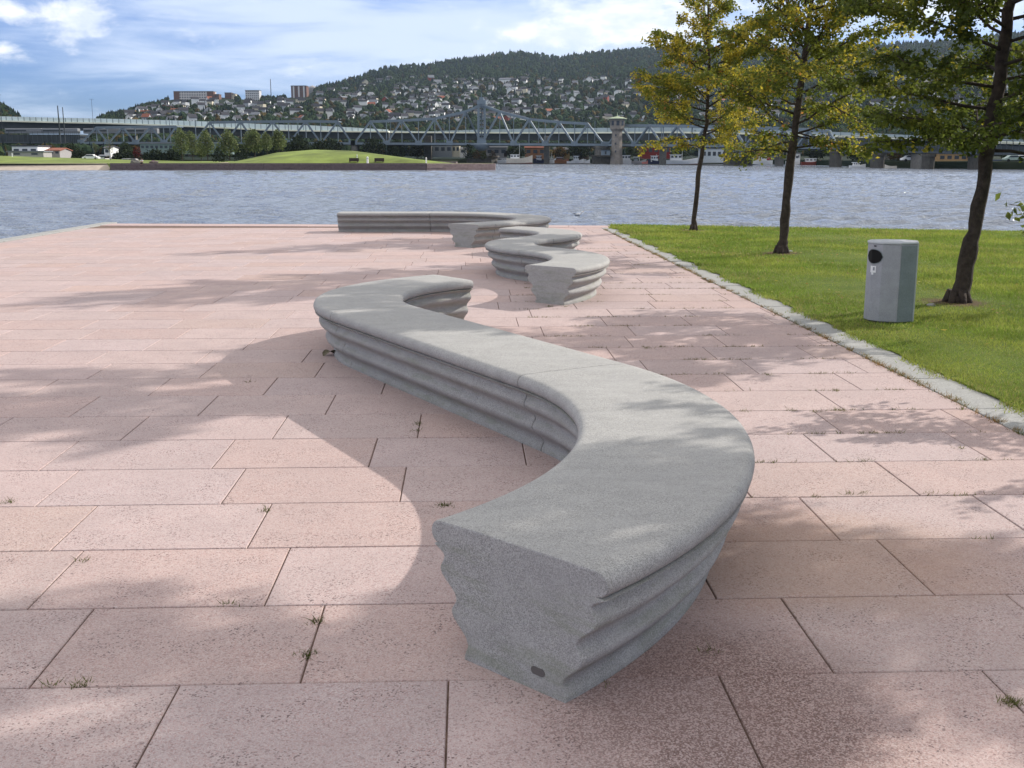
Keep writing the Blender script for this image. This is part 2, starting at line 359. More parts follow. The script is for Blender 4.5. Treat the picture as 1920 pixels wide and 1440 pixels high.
# thin, patchy blades along the kerb
edge=Xx-kerbx(Y)-.31; ok&=(edge>-.03+.035*np.sin(Y*9+np.sin(Y*3))+.03*np.sin(Y*23)+.02*np.sin(Y*41))
Xx=Xx[ok];Y=Y[ok];n=len(Y)
m2=9000; y2=4.5+21.5*rng.random(m2)**1.2; x2=kerbx(y2)+.31-np.abs(rng.normal(0,.035,m2))*(1+.9*np.sin(y2*4)+.5*np.sin(y2*11)).clip(0,3); Xx=np.r_[Xx,x2]; Y=np.r_[Y,y2]; n=len(Y)
patch=np.sin(Xx*2.1+np.sin(Y*1.3)*2)*np.sin(Y*1.7+Xx)+rng.normal(0,.45,n)
base=np.where(patch[:,None]>.25,np.array([.32,.365,.07]),np.array([.205,.285,.045])); dry=rng.random(n)<np.clip(.08+.30*(np.sin(Xx*1.1+1.7*np.sin(Y*.7))*np.sin(Y*.9+np.sin(Xx*2.3))-.35),.05,.4); base[dry]=(.38,.33,.13)
base*=rng.uniform(.75,1.25,(n,1))
P=np.c_[Xx,Y,np.full(n,.0)+.004]
sz=np.interp(Y,[6,26],[.028,.05])
blades('grass',P,sz,np.interp(Y,[6,26],[.006,.018]),base,.55)
# yellow leaves dropped on the lawn and the slabs under the trees
n=420; k_=rng.integers(0,4,n); tx=np.array([q[0] for q in TREES])[k_]; ty=np.array([q[1] for q in TREES])[k_]
x_=tx+rng.normal(-.3,1.3,n); y_=ty+rng.normal(-.2,1.5,n); ok=(x_>kerbx(y_)+.32)&(y_<np.interp(x_,[-40,-9.9,2.2,11,40],[27.9,27.4,26.85,24.3,16.])-.3); x_=x_[ok]; y_=y_[ok]; n=len(x_); z_=np.full(n,.036)
a_=rng.uniform(0,6.28,n); l_=rng.uniform(.02,.04,n); V=np.empty((n,4,3)); 
for i,(u_,v_) in enumerate(((-1,0),(0,.55),(1,0),(0,-.55))): V[:,i]=np.c_[x_+(np.cos(a_)*u_-np.sin(a_)*v_)*l_,y_+(np.sin(a_)*u_+np.cos(a_)*v_)*l_,z_+rng.uniform(0,.012,n)]
cc_=np.array([(.42,.33,.05),(.36,.20,.05),(.22,.13,.05),(.45,.40,.12)])[rng.integers(0,4,n)]
me=npmesh('fallen_leaves',V.reshape(-1,3),np.arange(4*n).reshape(-1,4),np.repeat(cc_,4,0)); me.materials.append(M['blade']); tag(link('fallen_leaves',me),None,None,None,'stuff')

# weeds in the joints
def weeds():
    P=[];c=[]
    def tuft(x,y,r=.03,k=40,col=(.10,.13,.03)):
        for _ in range(k):
            a=random.gauss(0,r); b_=random.gauss(0,r); P.append((x+a,y+b_,-.006)); f=random.uniform(.6,1.4); c.append([v*f for v in col])
    for px,py,k in ((592,1165,60),(575,1229,50),(832,948,70),(497,957,30),(785,795,40),(782,808,25),(1895,1318,120),(155,1052,25),(150,1284,40),(95,1283,20),(430,1133,25),(20,941,25),(1213,653,40),(1440,703,40),(1395,771,25),(1485,770,30),(1578,770,30),(1565,733,35),(1030,575,60),(988,540,40),(1135,1280,20),(1590,926,25),(1620,925,25),(1743,925,20),(1800,841,20),(1060,575,30),(470,716,20),(1331,1222,25),(1530,772,20),(1805,767,25)):
        q=at(px,py,1); # solve ground intersection
        a_=(px-960)/F; b_=(720-py)/F; dy=cos(TH)+b_*sin(TH); dz=-sin(TH)+b_*cos(TH); tt=-H/dz
        tuft(a_*tt,dy*tt,.012+.003*dy*tt/3,k,(.11,.12,.035) if px<1000 else (.15,.15,.05))
    # lines of weeds on the kerb side and in the rows behind
    PW=.835;RH=.612;s0=3.215-RH*4
    for r in range(3,34):
        s=s0+RH*r
        for _ in range(7 if r>6 else 1):
            u_=random.uniform(.6,3.3)+( .0); x,y=st(s,u_)
            if x<kerbx(y)-.02:
                for i in range(random.randint(3,14)):
                    x2,y2=st(s+random.gauss(0,.006),u_+random.gauss(0,.09)); tuft(x2,y2,.008,4,(.17,.15,.06) if random.random()<.5 else (.12,.14,.04))
    y=4.5
    while y<25:
        y+=random.uniform(.05,.30)
        for _ in range(random.randint(2,9)): tuft(kerbx(y)+random.gauss(0,.014),y+random.gauss(0,.05),.014,9,(.28,.18,.075) if random.random()<.65 else (.14,.15,.05))
    P_=np.array(P); blades('joint_weeds',P_,np.where(np.abs(P_[:,0]-(KA[0]+(KB[0]-KA[0])*(P_[:,1]-KA[1])/(KB[1]-KA[1])))<.06,.034,.022),.005,np.array(c),.7)
weeds()

# ------------------------------------------------------------------ wavy concrete benches
def path(x,y,h,segs,step=.07):
    out=[]
    for k,Ln in segs:
        n=max(4,int(Ln/step)); ds=Ln/n; seg=[(x,y,h)]
        for i in range(n):
            hm=h+k*ds/2; x+=cos(hm)*ds; y+=sin(hm)*ds; h+=k*ds; seg.append((x,y,h))
        out.append(seg)
    return out
def bench_profile(w):
    key=[(.059,.308),(.040,.264),(.114,.184),(.091,.140),(.166,.050),(.152,.012)]
    hw=w/2; p=[(0,.418),(hw*.5,.4185),(hw-.05,.416)]
    for a in range(0,9):
        q=pi/2-a*pi/8*.98; p.append((hw-.036+.036*cos(q),.378+.036*sin(q)))
    pv=(.006,.345)
    prev=pv
    for (i,z) in key:
        n=5
        for j in range(1,n+1):
            f=j/n; g=(1-cos(pi*f))/2; p.append((hw-(prev[0]+(i-prev[0])*g),prev[1]+(z-prev[1])*f))
        prev=(i,z)
    p.append((hw-.153,.0))
    left=[(-a,b) for a,b in p[1:]][::-1]
    return left+p       # left bottom -> top centre -> right bottom ; x positive = right side of travel
def bench(name,x,y,h,segs,w,label,names,plate=None,zs=1.):
    root=empty(name,(x,y,0)); tag(root,label,'bench','wavy concrete benches on the square'); prof=[(a,z*zs) for a,z in bench_profile(w)]; k=len(prof)
    for si,seg in enumerate(path(x,y,h,segs)):
        V=[];Fc=[]; n=len(seg)
        for i,(px,py,hh) in enumerate(seg):
            e=0
            if i==0: e=.0035 if si else 0
            if i==n-1: e=-.0035 if si<len(segs)-1 else 0
            cx=px+cos(hh)*e; cy=py+sin(hh)*e
            for a,z in prof: V.append((cx+sin(hh)*a-x,cy-cos(hh)*a-y,z))
        for i in range(n-1):
            for j in range(k-1): Fc.append((i*k+j,(i+1)*k+j,(i+1)*k+j+1,i*k+j+1))
            Fc.append((i*k+k-1,(i+1)*k+k-1,(i+1)*k,i*k))
        me=bpy.data.meshes.new(names[si]); Fc+= [tuple(range(k)),tuple((n-1)*k+j for j in range(k))[::-1]]
        me.from_pydata(V,[],Fc); me.shade_smooth(); me.materials.append(M['bench'])
        bm=bmesh.new(); bm.from_mesh(me); bmesh.ops.recalc_face_normals(bm,faces=bm.faces)
        caps=[f for f in bm.faces if len(f.verts)>6]
        for f in caps:
            f.smooth=False
        es=list({e for f in caps for e in f.edges if max(v.co.z for v in e.verts)>.02})
        bmesh.ops.bevel(bm,geom=es,offset=.005,segments=2,affect='EDGES',profile=.5)
        for e in bm.edges:
            if len(e.link_faces)==2 and e.calc_face_angle(0)>R(40): e.smooth=False
        bm.to_mesh(me); bm.free()
        link(names[si],me,root)
    if plate:
        # small dark oval slot low on the end face
        Mx=Matrix.Translation((0,0,0))@Matrix.Rotation(h,4,'Z')
        mb=MB(); n=20; pts=[]
        for i in range(n):
            a=2*pi*i/n; c_,s_=cos(a),sin(a); r=.022
            yy=plate[0]+(.014 if c_>0 else -.014)+r*.62*c_; zz=plate[1]+.013*s_; pts.append((yy,zz))
        v=[Mx@Vector((-.0025,a,b_)) for a,b_ in pts]+[Mx@Vector((.004,a,b_)) for a,b_ in pts]
        mb.add(v,[tuple(range(n)),tuple(range(n,2*n))[::-1]]+[(i,n+i,n+(i+1)%n,(i+1)%n) for i in range(n)])
        mb.build('end_plate',M['plate'],root)
    return root
q_=.974
bench('curved_bench',.0032*q_,3.2895*q_,.8124,[(.4043/q_,3.1539*q_),(0,2.9283*q_),(-.5474/q_,2.6316*q_)],.757*q_,'large near S-shaped pale concrete bench with ridged sides, filling the foreground',['curved_block','straight_block','curved_block'],plate=(-.105,.066),zs=1.075)
bench('curved_bench',.4179,12.2371,.9065,[(.5289,2.6129),(-.6432,2.231),(.6011,2.9096)],.705,'snaking concrete bench of three curves between the near bench and the far one',['curved_block','curved_block','curved_block'])
R3=2.2
bench('curved_bench',-.88,20.1,.95,[(-.6,.55),(1/R3,R3*(pi-.62)),(0,2.0)],.70,'farthest hooked concrete bench, its long straight arm in shade along the water edge',['curved_block','curved_block','straight_block'])

# ------------------------------------------------------------------ litter bin on the lawn
def bin_():
    bx,by=3.72,10.86; r=empty('litter_bin',(bx,by,0),0); tag(r,'grey octagonal litter bin with a dark mouth, standing on the lawn beside the kerb','litter bin')
    # plan outline, clockwise seen from above, front towards the square
    pl=[(-.232,.06),(-.222,-.06),(-.155,-.155),(.0,-.215),(.182,-.145),(.236,.03),(.15,.17),(-.02,.215),(-.17,.17)]
    mb=MB(); mb.prism([(a*.96,b_*.96) for a,b_ in pl],0,.035); mb.build('base',M['binbase'],r)
    mb=MB(); mb.prism(pl,.03,.775); mb.build('body',M['bin'],r,bevel=.004)
    # separate facet sheet (darker front-right panel) and an added strip, sunlight on the right facet put into its colour
    def panel(i,f0,f1,z0,z1,d,nm,m,par):
        a=Vector((*pl[i],0)); b_=Vector((*pl[i+1],0)); dd=(b_-a); nn=Vector((dd.y,-dd.x,0)).normalized()
        if nn.dot((a+b_)/2)<0: nn=-nn
        p=a+dd*f0; q=a+dd*f1; mb=MB()
        mb.add([(*(p+nn*d).xy,z0),(*(q+nn*d).xy,z0),(*(q-nn*.004).xy,z0),(*(p-nn*.004).xy,z0),(*(p+nn*d).xy,z1),(*(q+nn*d).xy,z1),(*(q-nn*.004).xy,z1),(*(p-nn*.004).xy,z1)],
         [(3,2,1,0),(4,5,6,7),(0,1,5,4),(1,2,6,5),(2,3,7,6),(3,0,4,7)])
        return mb.build(nm,m,par)
    door=panel(3,.03,.97,.03,.765,.006,'door',M['bindoor'],r)
    panel(4,.10,.95,.02,.785,.012,'sunlit_strip',M['binsunlit'],r)
    mb=MB(); mb.prism([(a*1.03,b_*1.03) for a,b_ in pl],.777,.80); mb.build('lid',M['binlid'],r,bevel=.006)
    # mouth: an ellipse wrapped round the front-left corner
    per=[Vector((*p,0)) for p in pl[0:4]]; Ls=[(per[i+1]-per[i]).length for i in range(3)]
    def onper(s,d):
        i=0
        while i<2 and s>Ls[i]: s-=Ls[i]; i+=1
        dd=(per[i+1]-per[i]).normalized(); nn=Vector((dd.y,-dd.x,0))
        if nn.dot(per[i])<0: nn=-nn
        return per[i]+dd*s+nn*d
    def patch(cx,cz,rx,rz,d,nm,m,ell=True,n=14):
        V=[];Fc=[]
        for i in range(n+1):
            f=-1+2*i/n; s=cx+rx*f; hh=rz*math.sqrt(max(0,1-f*f)) if ell else rz
            for zz in (cz-hh,cz+hh):
                p=onper(s,d); V.append((p.x,p.y,zz))
            for zz in (cz-hh,cz+hh):
                p=onper(s,-.003); V.append((p.x,p.y,zz))
        for i in range(n):
            a=4*i; b_=a+4; Fc+=[(a,b_,b_+1,a+1),(a,a+2,b_+2,b_),(a+1,b_+1,b_+3,a+3)]
        me=bpy.data.meshes.new(nm); me.from_pydata(V,[],Fc); me.materials.append(m); return link(nm,me,r)
    patch(.135,.655,.112,.072,.003,'mouth_rim',M['bindoor']); patch(.135,.655,.105,.066,.0055,'mouth',M['black'])
    stk=patch(.140,.53,.034,.032,.003,'sticker',M['white'],False,4); patch(.135,.487,.012,.010,.003,'sticker',M['white'],False,3)
    patch(.150,.535,.010,.016,.0045,'sticker_print',M['grey'],False,3)
    patch(.150,.755,.014,.006,.003,'lock',M['black'],False,3)
M['bin']=stonemat('bin_panel_grey',(.36,.365,.38),.45,0,300)
M['bindoor']=stonemat('bin_door_grey',(.215,.25,.25),.55,0,260)
M['binsunlit']=mat('bin_sunlit_facet',(.55,.58,.56),.4,.05,5)  # bright tone stands for sun on the right facet
M['binlid']=mat('bin_lid',(.52,.54,.55),.5,.05,5)
M['binbase']=mat('bin_base',(.06,.065,.06),.8); M['black']=mat('bin_inside',(.008,.008,.008),.9); M['grey']=mat('print_grey',(.25,.26,.28),.7)
bin_()

# ------------------------------------------------------------------ near trees
def rot_about(v,axis,a): return Matrix.Rotation(a,3,axis)@v
def near_tree(pos,trunk,height,crown,nleaf,pal,label,leaf=.075,extra=(),seed=1):
    """trunk: [(dx,dy,z,r)], crown: [(z, radius)] envelope"""
    rnd=random.Random(seed); r=np.random.default_rng(seed)
    root=empty('lawn_tree',(pos[0],pos[1],0)); tag(root,label,'tree','young trees planted in a row on the lawn')
    tb=MB(); pts=[Vector(p[:3]) for p in trunk]; rad=[p[3] for p in trunk]
    # refine with a slight wobble
    P2=[];R2=[]
    for i in range(len(pts)-1):
        n=6
        for j in range(n):
            f=j/n; q=pts[i].lerp(pts[i+1],f); q+=Vector((rnd.gauss(0,.006),rnd.gauss(0,.006),0)) if (i or j) else Vector(); P2.append(q); R2.append((rad[i]+(rad[i+1]-rad[i])*f)*(.9+rnd.gauss(0,.05)))
    P2.append(pts[-1]); R2.append(rad[-1]); tb.tube(P2,R2,12)
    # root flare
    for k in range(7):
        a=2*pi*k/7+rnd.random()*.5; tb.tube([(cos(a)*rad[0]*.5,sin(a)*rad[0]*.5,.14),(cos(a)*rad[0]*.85,sin(a)*rad[0]*.85,.05),(cos(a)*rad[0]*1.2,sin(a)*rad[0]*1.2,-.02)],[rad[0]*.4,rad[0]*.3,rad[0]*.15],6)
    def tp(z):
        for a,b in zip(P2[:-1],P2[1:]):
            if a.z<=z<=b.z: return a.lerp(b,(z-a.z)/max(1e-6,b.z-a.z))
        return P2[-1]
    z0,z1=crown[0][0],height; twigs=[]
    nl=56; ga=rnd.random()*6
    limbs=[]
    for i in range(nl):
        f=i/(nl-1); z=z0-.15+(z1-z0)*(f**1.05)*.97; ga+=2.4+rnd.gauss(0,.3); rr=lerp(crown,z+.2)*rnd.uniform(.75,1.12); limbs.append((z,ga,rr,.10+.55*f))
    for e in extra: limbs.append(e)
    for (z,ga,rr,slope) in limbs:
        b0=tp(z); d=Vector((cos(ga),sin(ga),slope)).normalized(); Ln=rr/max(.3,math.hypot(d.x,d.y)); p=b0.copy(); pth=[p.copy()]; n=6
        for j in range(n):
            d=(d+Vector((rnd.gauss(0,.16),rnd.gauss(0,.16),rnd.gauss(0,.10)+(.03 if j<3 else -.05)))).normalized(); p=p+d*Ln/n; pth.append(p.copy())
        r0=max(.005,min(.020,.011*rr+.005)) ; tb.tube(pth,[r0*(1-.85*j/n) for j in range(n+1)],6)
        ns=max(4,int(rr*9))
        for s in range(ns):
            f=.18+.82*(s+rnd.random()*.6)/ns; f=min(f,.999); k=int(f*n); q=pth[k].lerp(pth[k+1],f*n-k)
            dd=(pth[min(k+1,n)]-pth[k]).normalized(); sd_=rot_about(dd,Vector((0,0,1)),rnd.choice((-1,1))*rnd.uniform(.4,1.3)); sd_.z+=rnd.gauss(0,.25); sd_.normalize()
            L2=rr*rnd.uniform(.22,.48)*(1.15-f*.6); e=q+sd_*L2; mid=q.lerp(e,.5)+Vector((0,0,rnd.gauss(.0,.03)))
            tb.tube([q,mid,e],[.0055,.004,.002],4,False); twigs.append((q,mid,e,L2))
        twigs.append((pth[-3],pth[-2],pth[-1],Ln*.3))
    tb.build('trunk',M['bark'],root,smooth=True)
    # leaves: folded blades hung along the twigs
    w=np.array([t_[3] for t_ in twigs]); idx=r.choice(len(twigs),nleaf,p=w/w.sum())
    A=np.array([t_[0][:] for t_ in twigs])[idx]; B=np.array([t_[1][:] for t_ in twigs])[idx]; Cc=np.array([t_[2][:] for t_ in twigs])[idx]
    f=r.random(nleaf)**.7; f=f[:,None]; q=np.where(f<.5,A+(B-A)*f*2,B+(Cc-B)*(f*2-1))
    q=q+r.normal(0,.038,(nleaf,3)); q[:,2]-=.02
    keep=r.random(nleaf)<np.interp(q[:,2],[1.2,2.0,2.6,3.1,3.5],[.6,.46,.6,.85,1.])
    q=q[keep]; idx=idx[keep]; nleaf=len(q)
    d=r.normal(0,1,(nleaf,3)); d[:,2]=d[:,2]*.45-.45; d/=np.linalg.norm(d,axis=1)[:,None]
    s=np.cross(d,r.normal(0,1,(nleaf,3))); s/=np.linalg.norm(s,axis=1)[:,None]; nn=np.cross(d,s)
    ln=leaf*r.uniform(.6,1.25,nleaf)[:,None]; wd=ln*.34
    V=np.empty((nleaf,6,3)); V[:,0]=q; V[:,1]=q+d*ln*.45+s*wd+nn*ln*.10; V[:,2]=q+d*ln; V[:,3]=q+d*ln*.45-s*wd+nn*ln*.10; V[:,4]=q+d*ln*.5; V[:,5]=q+d*ln*.5
    V=V[:,:5]; base=np.arange(nleaf)[:,None]*5
    Fc=np.concatenate([base+np.array([[0,1,4]]),base+np.array([[1,2,4]]),base+np.array([[0,4,3]]),base+np.array([[4,2,3]])])
    pal=np.array(pal[0]),np.array(pal[1])
    # clumps share a colour: pick by twig with some spread
    tw=r.random(len(twigs))[idx]; h01=np.clip((q[:,2]-z0)/(height-z0),0,1)
    pr=pal[1]/pal[1].sum(); cum=np.cumsum(pr); pick=np.clip(tw*.7+r.random(nleaf)*.3,0,.9999); ci=np.searchsorted(cum,pick); col=pal[0][np.clip(ci,0,len(pr)-1)]*r.uniform(.75,1.3,(nleaf,1))
    me=npmesh('crown',V.reshape(-1,3),Fc,np.repeat(col,5,0)); me.materials.append(M['leaf']); link('crown',me,root)
    return root
G1,G2,Y1,Y2,O1,D1=(.12,.15,.025),(.18,.20,.03),(.50,.40,.045),(.36,.31,.04),(.46,.22,.05),(.07,.095,.02)
near_tree(TREES[0],[(0,0,0,.085),(-.0,0,.25,.062),(.08,0,1.3,.055),(.20,0,2.3,.048),(.22,0,3.4,.036),(.15,0,4.7,.022),(.12,0,6.2,.008)],6.2,[(1.95,1.1),(2.3,1.65),(3.0,1.9),(3.7,1.5),(4.4,.9),(5.2,.6),(6.2,.25)],38000,([Y2,Y1,G2,G1,O1],[3.2,2.2,3,1.6,.9]),'golden yellow tree farthest along the lawn, thin trunk close to the kerb',.062,seed=3)
near_tree(TREES[1],[(0,0,0,.115),(.02,0,.25,.085),(.06,0,1.2,.080),(.13,0,2.15,.066),(.22,0,3.2,.055),(.30,0,4.3,.036),(.3,0,6.4,.01)],6.4,[(1.75,.9),(2.1,1.5),(2.8,1.85),(3.6,1.8),(4.4,1.6),(5.2,1.2),(6.4,.3)],46000,([Y2,Y1,G2,G1,O1],[2.6,1.1,3.5,3.3,.7]),'middle lawn tree with mixed green and gold leaves, between the thin and the thick trunk',.062,extra=((2.0,-.5,1.0,-.28),(1.95,.1,.9,-.2)),seed=8)
near_tree(TREES[2],[(0,0,0,.135),(.03,0,.16,.108),(.10,0,.7,.088),(.17,0,1.25,.078),(.22,0,1.9,.085),(.27,0,2.6,.075),(.33,0,3.6,.055),(.35,0,6.2,.012)],6.2,[(1.75,1.1),(2.1,1.75),(2.8,1.85),(3.6,1.75),(4.6,1.6),(6.2,.3)],84000,([G2,G1,D1,Y2,Y1],[2.4,3.6,2.2,.9,.25]),'thick trunked dark green tree nearest the viewer, behind the litter bin',.060,extra=((1.75,2.6,1.5,.15),(1.9,-.4,1.2,.5),(1.85,3.6,1.4,.1)),seed=5)
near_tree(TREES[3],[(0,0,0,.15),(.03,0,.2,.11),(.05,0,1.3,.09),(.1,0,2.6,.075),(.1,0,4.,.05),(.1,0,7.4,.01)],7.4,[(2.8,1.2),(3.4,1.9),(4.6,2.2),(5.6,2.1),(7.4,.4)],95000,([G2,G1,D1,Y2],[2.4,3.4,1.5,.9]),'tree at the right border showing only a few low leaves over the lawn',.065,extra=((1.55,2.56,2.55,-.05),),seed=12)
near_tree(TREES[4],[(0,0,0,.15),(.03,0,.2,.11),(.10,0,1.3,.09),(.2,0,2.6,.075),(.3,0,4.,.045),(.3,0,6.4,.01)],6.4,[(1.8,1.5),(2.4,2.1),(3.4,2.2),(4.4,1.9),(6.4,.5)],70000,([G2,G1,D1,Y2],[2.4,3.4,1.5,.9]),'tree beside the viewer outside the picture, shading the near slabs',.07,seed=15)
# small things on the ground
def gp(px,py,z=0):
    a_=(px-960)/F; b_=(720-py)/F; dy=cos(TH)+b_*sin(TH); dz=-sin(TH)+b_*cos(TH); tt=(z-H)/dz; return Vector((a_*tt,dy*tt,z))
p=gp(618,666); V=[];n=9
for i in range(n):
    f=i/(n-1); w=.055*sin(pi*min(1,f*1.05+.03))**.8; 
    for k in (-1,0,1): V.append((-.08+.17*f,k*w*.8,.012+.022*sin(f*4)+.02*abs(k)*sin(f*5+k)))
me=bpy.data.meshes.new('dry_leaf'); me.from_pydata(V,[],[(3*i+j,3*i+3+j,3*i+4+j,3*i+1+j) for i in range(n-1) for j in (0,1)])
me.materials.append(mat('dry_leaf_brown',(.16,.14,.09),.8,.3,40)); o=link('dry_leaf',me); o.location=(p.x+.02,p.y,.0); o.rotation_euler=(0,0,.5)
sm=o.modifiers.new('t','SOLIDIFY'); sm.thickness=.002; tag(o,'curled dry leaf lying at the foot of the near bench','leaf')
def rock(name,loc,size,m,label,cat,seed=1,flat=.6,group=None):
    bm=bmesh.new(); bmesh.ops.create_icosphere(bm,subdivisions=2,radius=1); rr=random.Random(seed)
    for v in bm.verts:
        k=1+rr.uniform(-.18,.18); v.co=Vector((v.co.x*k*size,v.co.y*k*size*.8,v.co.z*k*size*flat))
    me=bpy.data.meshes.new(name); bm.to_mesh(me); bm.free(); me.materials.append(m); o=link(name,me); o.location=loc; return tag(o,label,cat,group)
p=gp(1745,577); rock('stone',(p.x,p.y,.02),.05,M['kerb'],'small pale stone on the bare soil left of the thick trunk','stone',4)
p=gp(1478,474); rock('stone',(p.x,p.y,.02),.08,M['kerb'],'flat grey stone at the foot of the middle lawn tree','stone',6,.3)

# ------------------------------------------------------------------ water
def watermat():
    m,t,b=newmat('river_water'); c=geoco(t)
    w1=t.noise(t.scl(c,(.8,1.0,1),(0,0,R(12))),2.0,4,.62,dist=.5); w2=t.noise(t.scl(c,(1.,1.2,1),(0,0,R(-20))),4.2,3,.6); w3=t.noise(t.scl(c,(.05,.16,1)),1.,3,.6)
    h=t.m('ADD',t.m('MULTIPLY',w1,.8),t.m('MULTIPLY',w2,.55))
    nrm=t.bump(h,1.,.21)
    col=t.mix(t.ramp(w3,.35,.65,0,1),(.17,.195,.235),(.20,.225,.265))
    t.l.new(col,b.inputs['Base Color']); b.inputs['Roughness'].default_value=.09; b.inputs['IOR'].default_value=1.33; b.inputs['Specular IOR Level'].default_value=.5
    t.l.new(nrm,b.inputs['Normal']); return m
M['water']=watermat()
# a real wave mesh over the visible bay, joined to a flat sheet beyond
yv=np.concatenate([np.arange(22,70,.16),70*1.005**np.arange(1,430)]); yv=yv[yv<560]; yv=np.concatenate([yv,[700,1200,6000]])
ux=np.linspace(-.62,.62,430); 
ux=np.concatenate([[-6,-2,-1],ux,[1,2,6]])
XX=ux[None,:]*yv[:,None]+0; YY=np.repeat(yv[:,None],len(ux),1)
def wave(x,y):
    z=np.zeros_like(x)
    r_=np.random.default_rng(3)
    for i in range(16):
        lam=r_.uniform(.8,2.6); a=r_.normal(-1.9,.45); k=2*pi/lam; z+=.0105*lam**.8*np.sin(k*(x*np.cos(a)+y*np.sin(a))+r_.uniform(0,6.28)+.6*np.sin(x*.13+i)+.5*np.sin(y*.09+2*i))
    return z
amp=np.clip((330-YY)/200,0,1)*np.clip(1.4-np.abs(XX/YY),0,1)
ZZ=WZ+wave(XX,YY)*amp
V=np.stack([XX,YY,ZZ],-1).reshape(-1,3); nx=len(ux); ny=len(yv)
ii=(np.arange(ny-1)[:,None]*nx+np.arange(nx-1)[None,:]).ravel(); Fc=np.stack([ii,ii+1,ii+nx+1,ii+nx],1)
me=npmesh('water',V,Fc,smooth=True); me.materials.append(M['water']); tag(link('water',me),kind='structure')
b=MB(); b.add([(-60,-30,WZ),(LEFTX-.28,-30,WZ),(LEFTX-.28,22.0,WZ),(-60,22.,WZ)],[(0,1,2,3)]); tag(b.build('water_left',M['water']),kind='structure')

# ------------------------------------------------------------------ far terrain
FRONT=[(-700,320),(0,330),(200,335),(500,365),(650,405),(720,430),(860,465),(1000,485),(1160,470),(1300,440),(1450,400),(1560,345),(1640,278),(1760,252),(1920,234),(2500,180)]
RIDGE=[(-700,150,900),(-60,165,900),(0,192,900),(25,206,900),(45,221,900),(60,262,800),(170,262,900),(185,226,1000),(205,217,1100),(240,211,1200),(265,202,1300),(300,194,1400),(330,184,1450),(420,180,1500),(470,184,1500),(520,182,1550),(575,176,1600),(600,164,1800),(640,153,2100),(680,140,2300),(720,127,2500),(760,123,2600),(800,121,2700),(840,115,2800),(880,109,2900),(920,104,3000),(965,99,3000),(1000,102,3000),(1040,108,3000),(1080,103,3000),(1120,99,3000),(1200,93,3000),(1250,91,3000),(1400,92,2900),(1600,88,2800),(1700,83,2700),(1800,76,2600),(1920,64,2500),(2500,30,2300)]
def front(px): return lerp(FRONT,px)
def ridge(px):
    return float(np.interp(px,[r[0] for r in RIDGE],[r[1] for r in RIDGE]))+float(np.interp(px,[180,320,600,660,2000],[4,7,10,13,11])),float(np.interp(px,[r[0] for r in RIDGE],[r[2] for r in RIDGE]))
def terr(px,r):
    """terrain point on the view line of column px, r in 0..1 from shore to ridge"""
    f=front(px); ry,rd=ridge(px); d=f*(rd/f)**r; z0=.45
    flat=.30; zf=z0+2.5*min(1,r/flat)
    if r<=flat: z=zf
    else:
        df=f*(rd/f)**flat; yf=HY-(zf-H)/df*F; q=((r-flat)/(1-flat)); yi=yf+(ry-yf)*(q**.85); z=H+(HY-yi)/F*d
        z+= (sin(px*.021+r*9)*1.2+sin(px*.05+r*23)*.6)*d/F*2*min(1,q*3)*(1-q)
    return Vector(((px-960)/F*d*cos(TH)*1.0,d,z))
pxs=np.arange(-700,2501,16); rs=np.linspace(0,1,46); V=[]
for px in pxs:
    c=[terr(px,r) for r in rs]; f0=c[0]; V.append((f0.x,f0.y,-3.)); V+= [tuple(p) for p in c]; e=c[-1]; V.append((e.x*1.25,e.y*1.25,max(1,e.z*.6))); V.append((e.x*1.6,e.y*1.6,0))
k=len(rs)+3; Fc=[(i*k+j,(i+1)*k+j,(i+1)*k+j+1,i*k+j+1) for i in range(len(pxs)-1) for j in range(k-1)]
m_,t,b_=newmat('hill_ground'); c=geoco(t); n=t.noise(c,.02,5,.6); n2=t.noise(c,.12,4,.6)
col=t.mix(t.ramp(n,.4,.65,0,1),(.012,.022,.016),(.028,.036,.02)); col=t.mix(t.ramp(n2,.5,.7,0,.6),col,(.008,.015,.012)); t.l.new(col,b_.inputs['Base Color']); b_.inputs['Roughness'].default_value=.95; b_.inputs['Specular IOR Level'].default_value=.05
me=npmesh('hills',V,Fc,smooth=True); me.materials.append(m_); tag(link('hills',me),kind='structure')

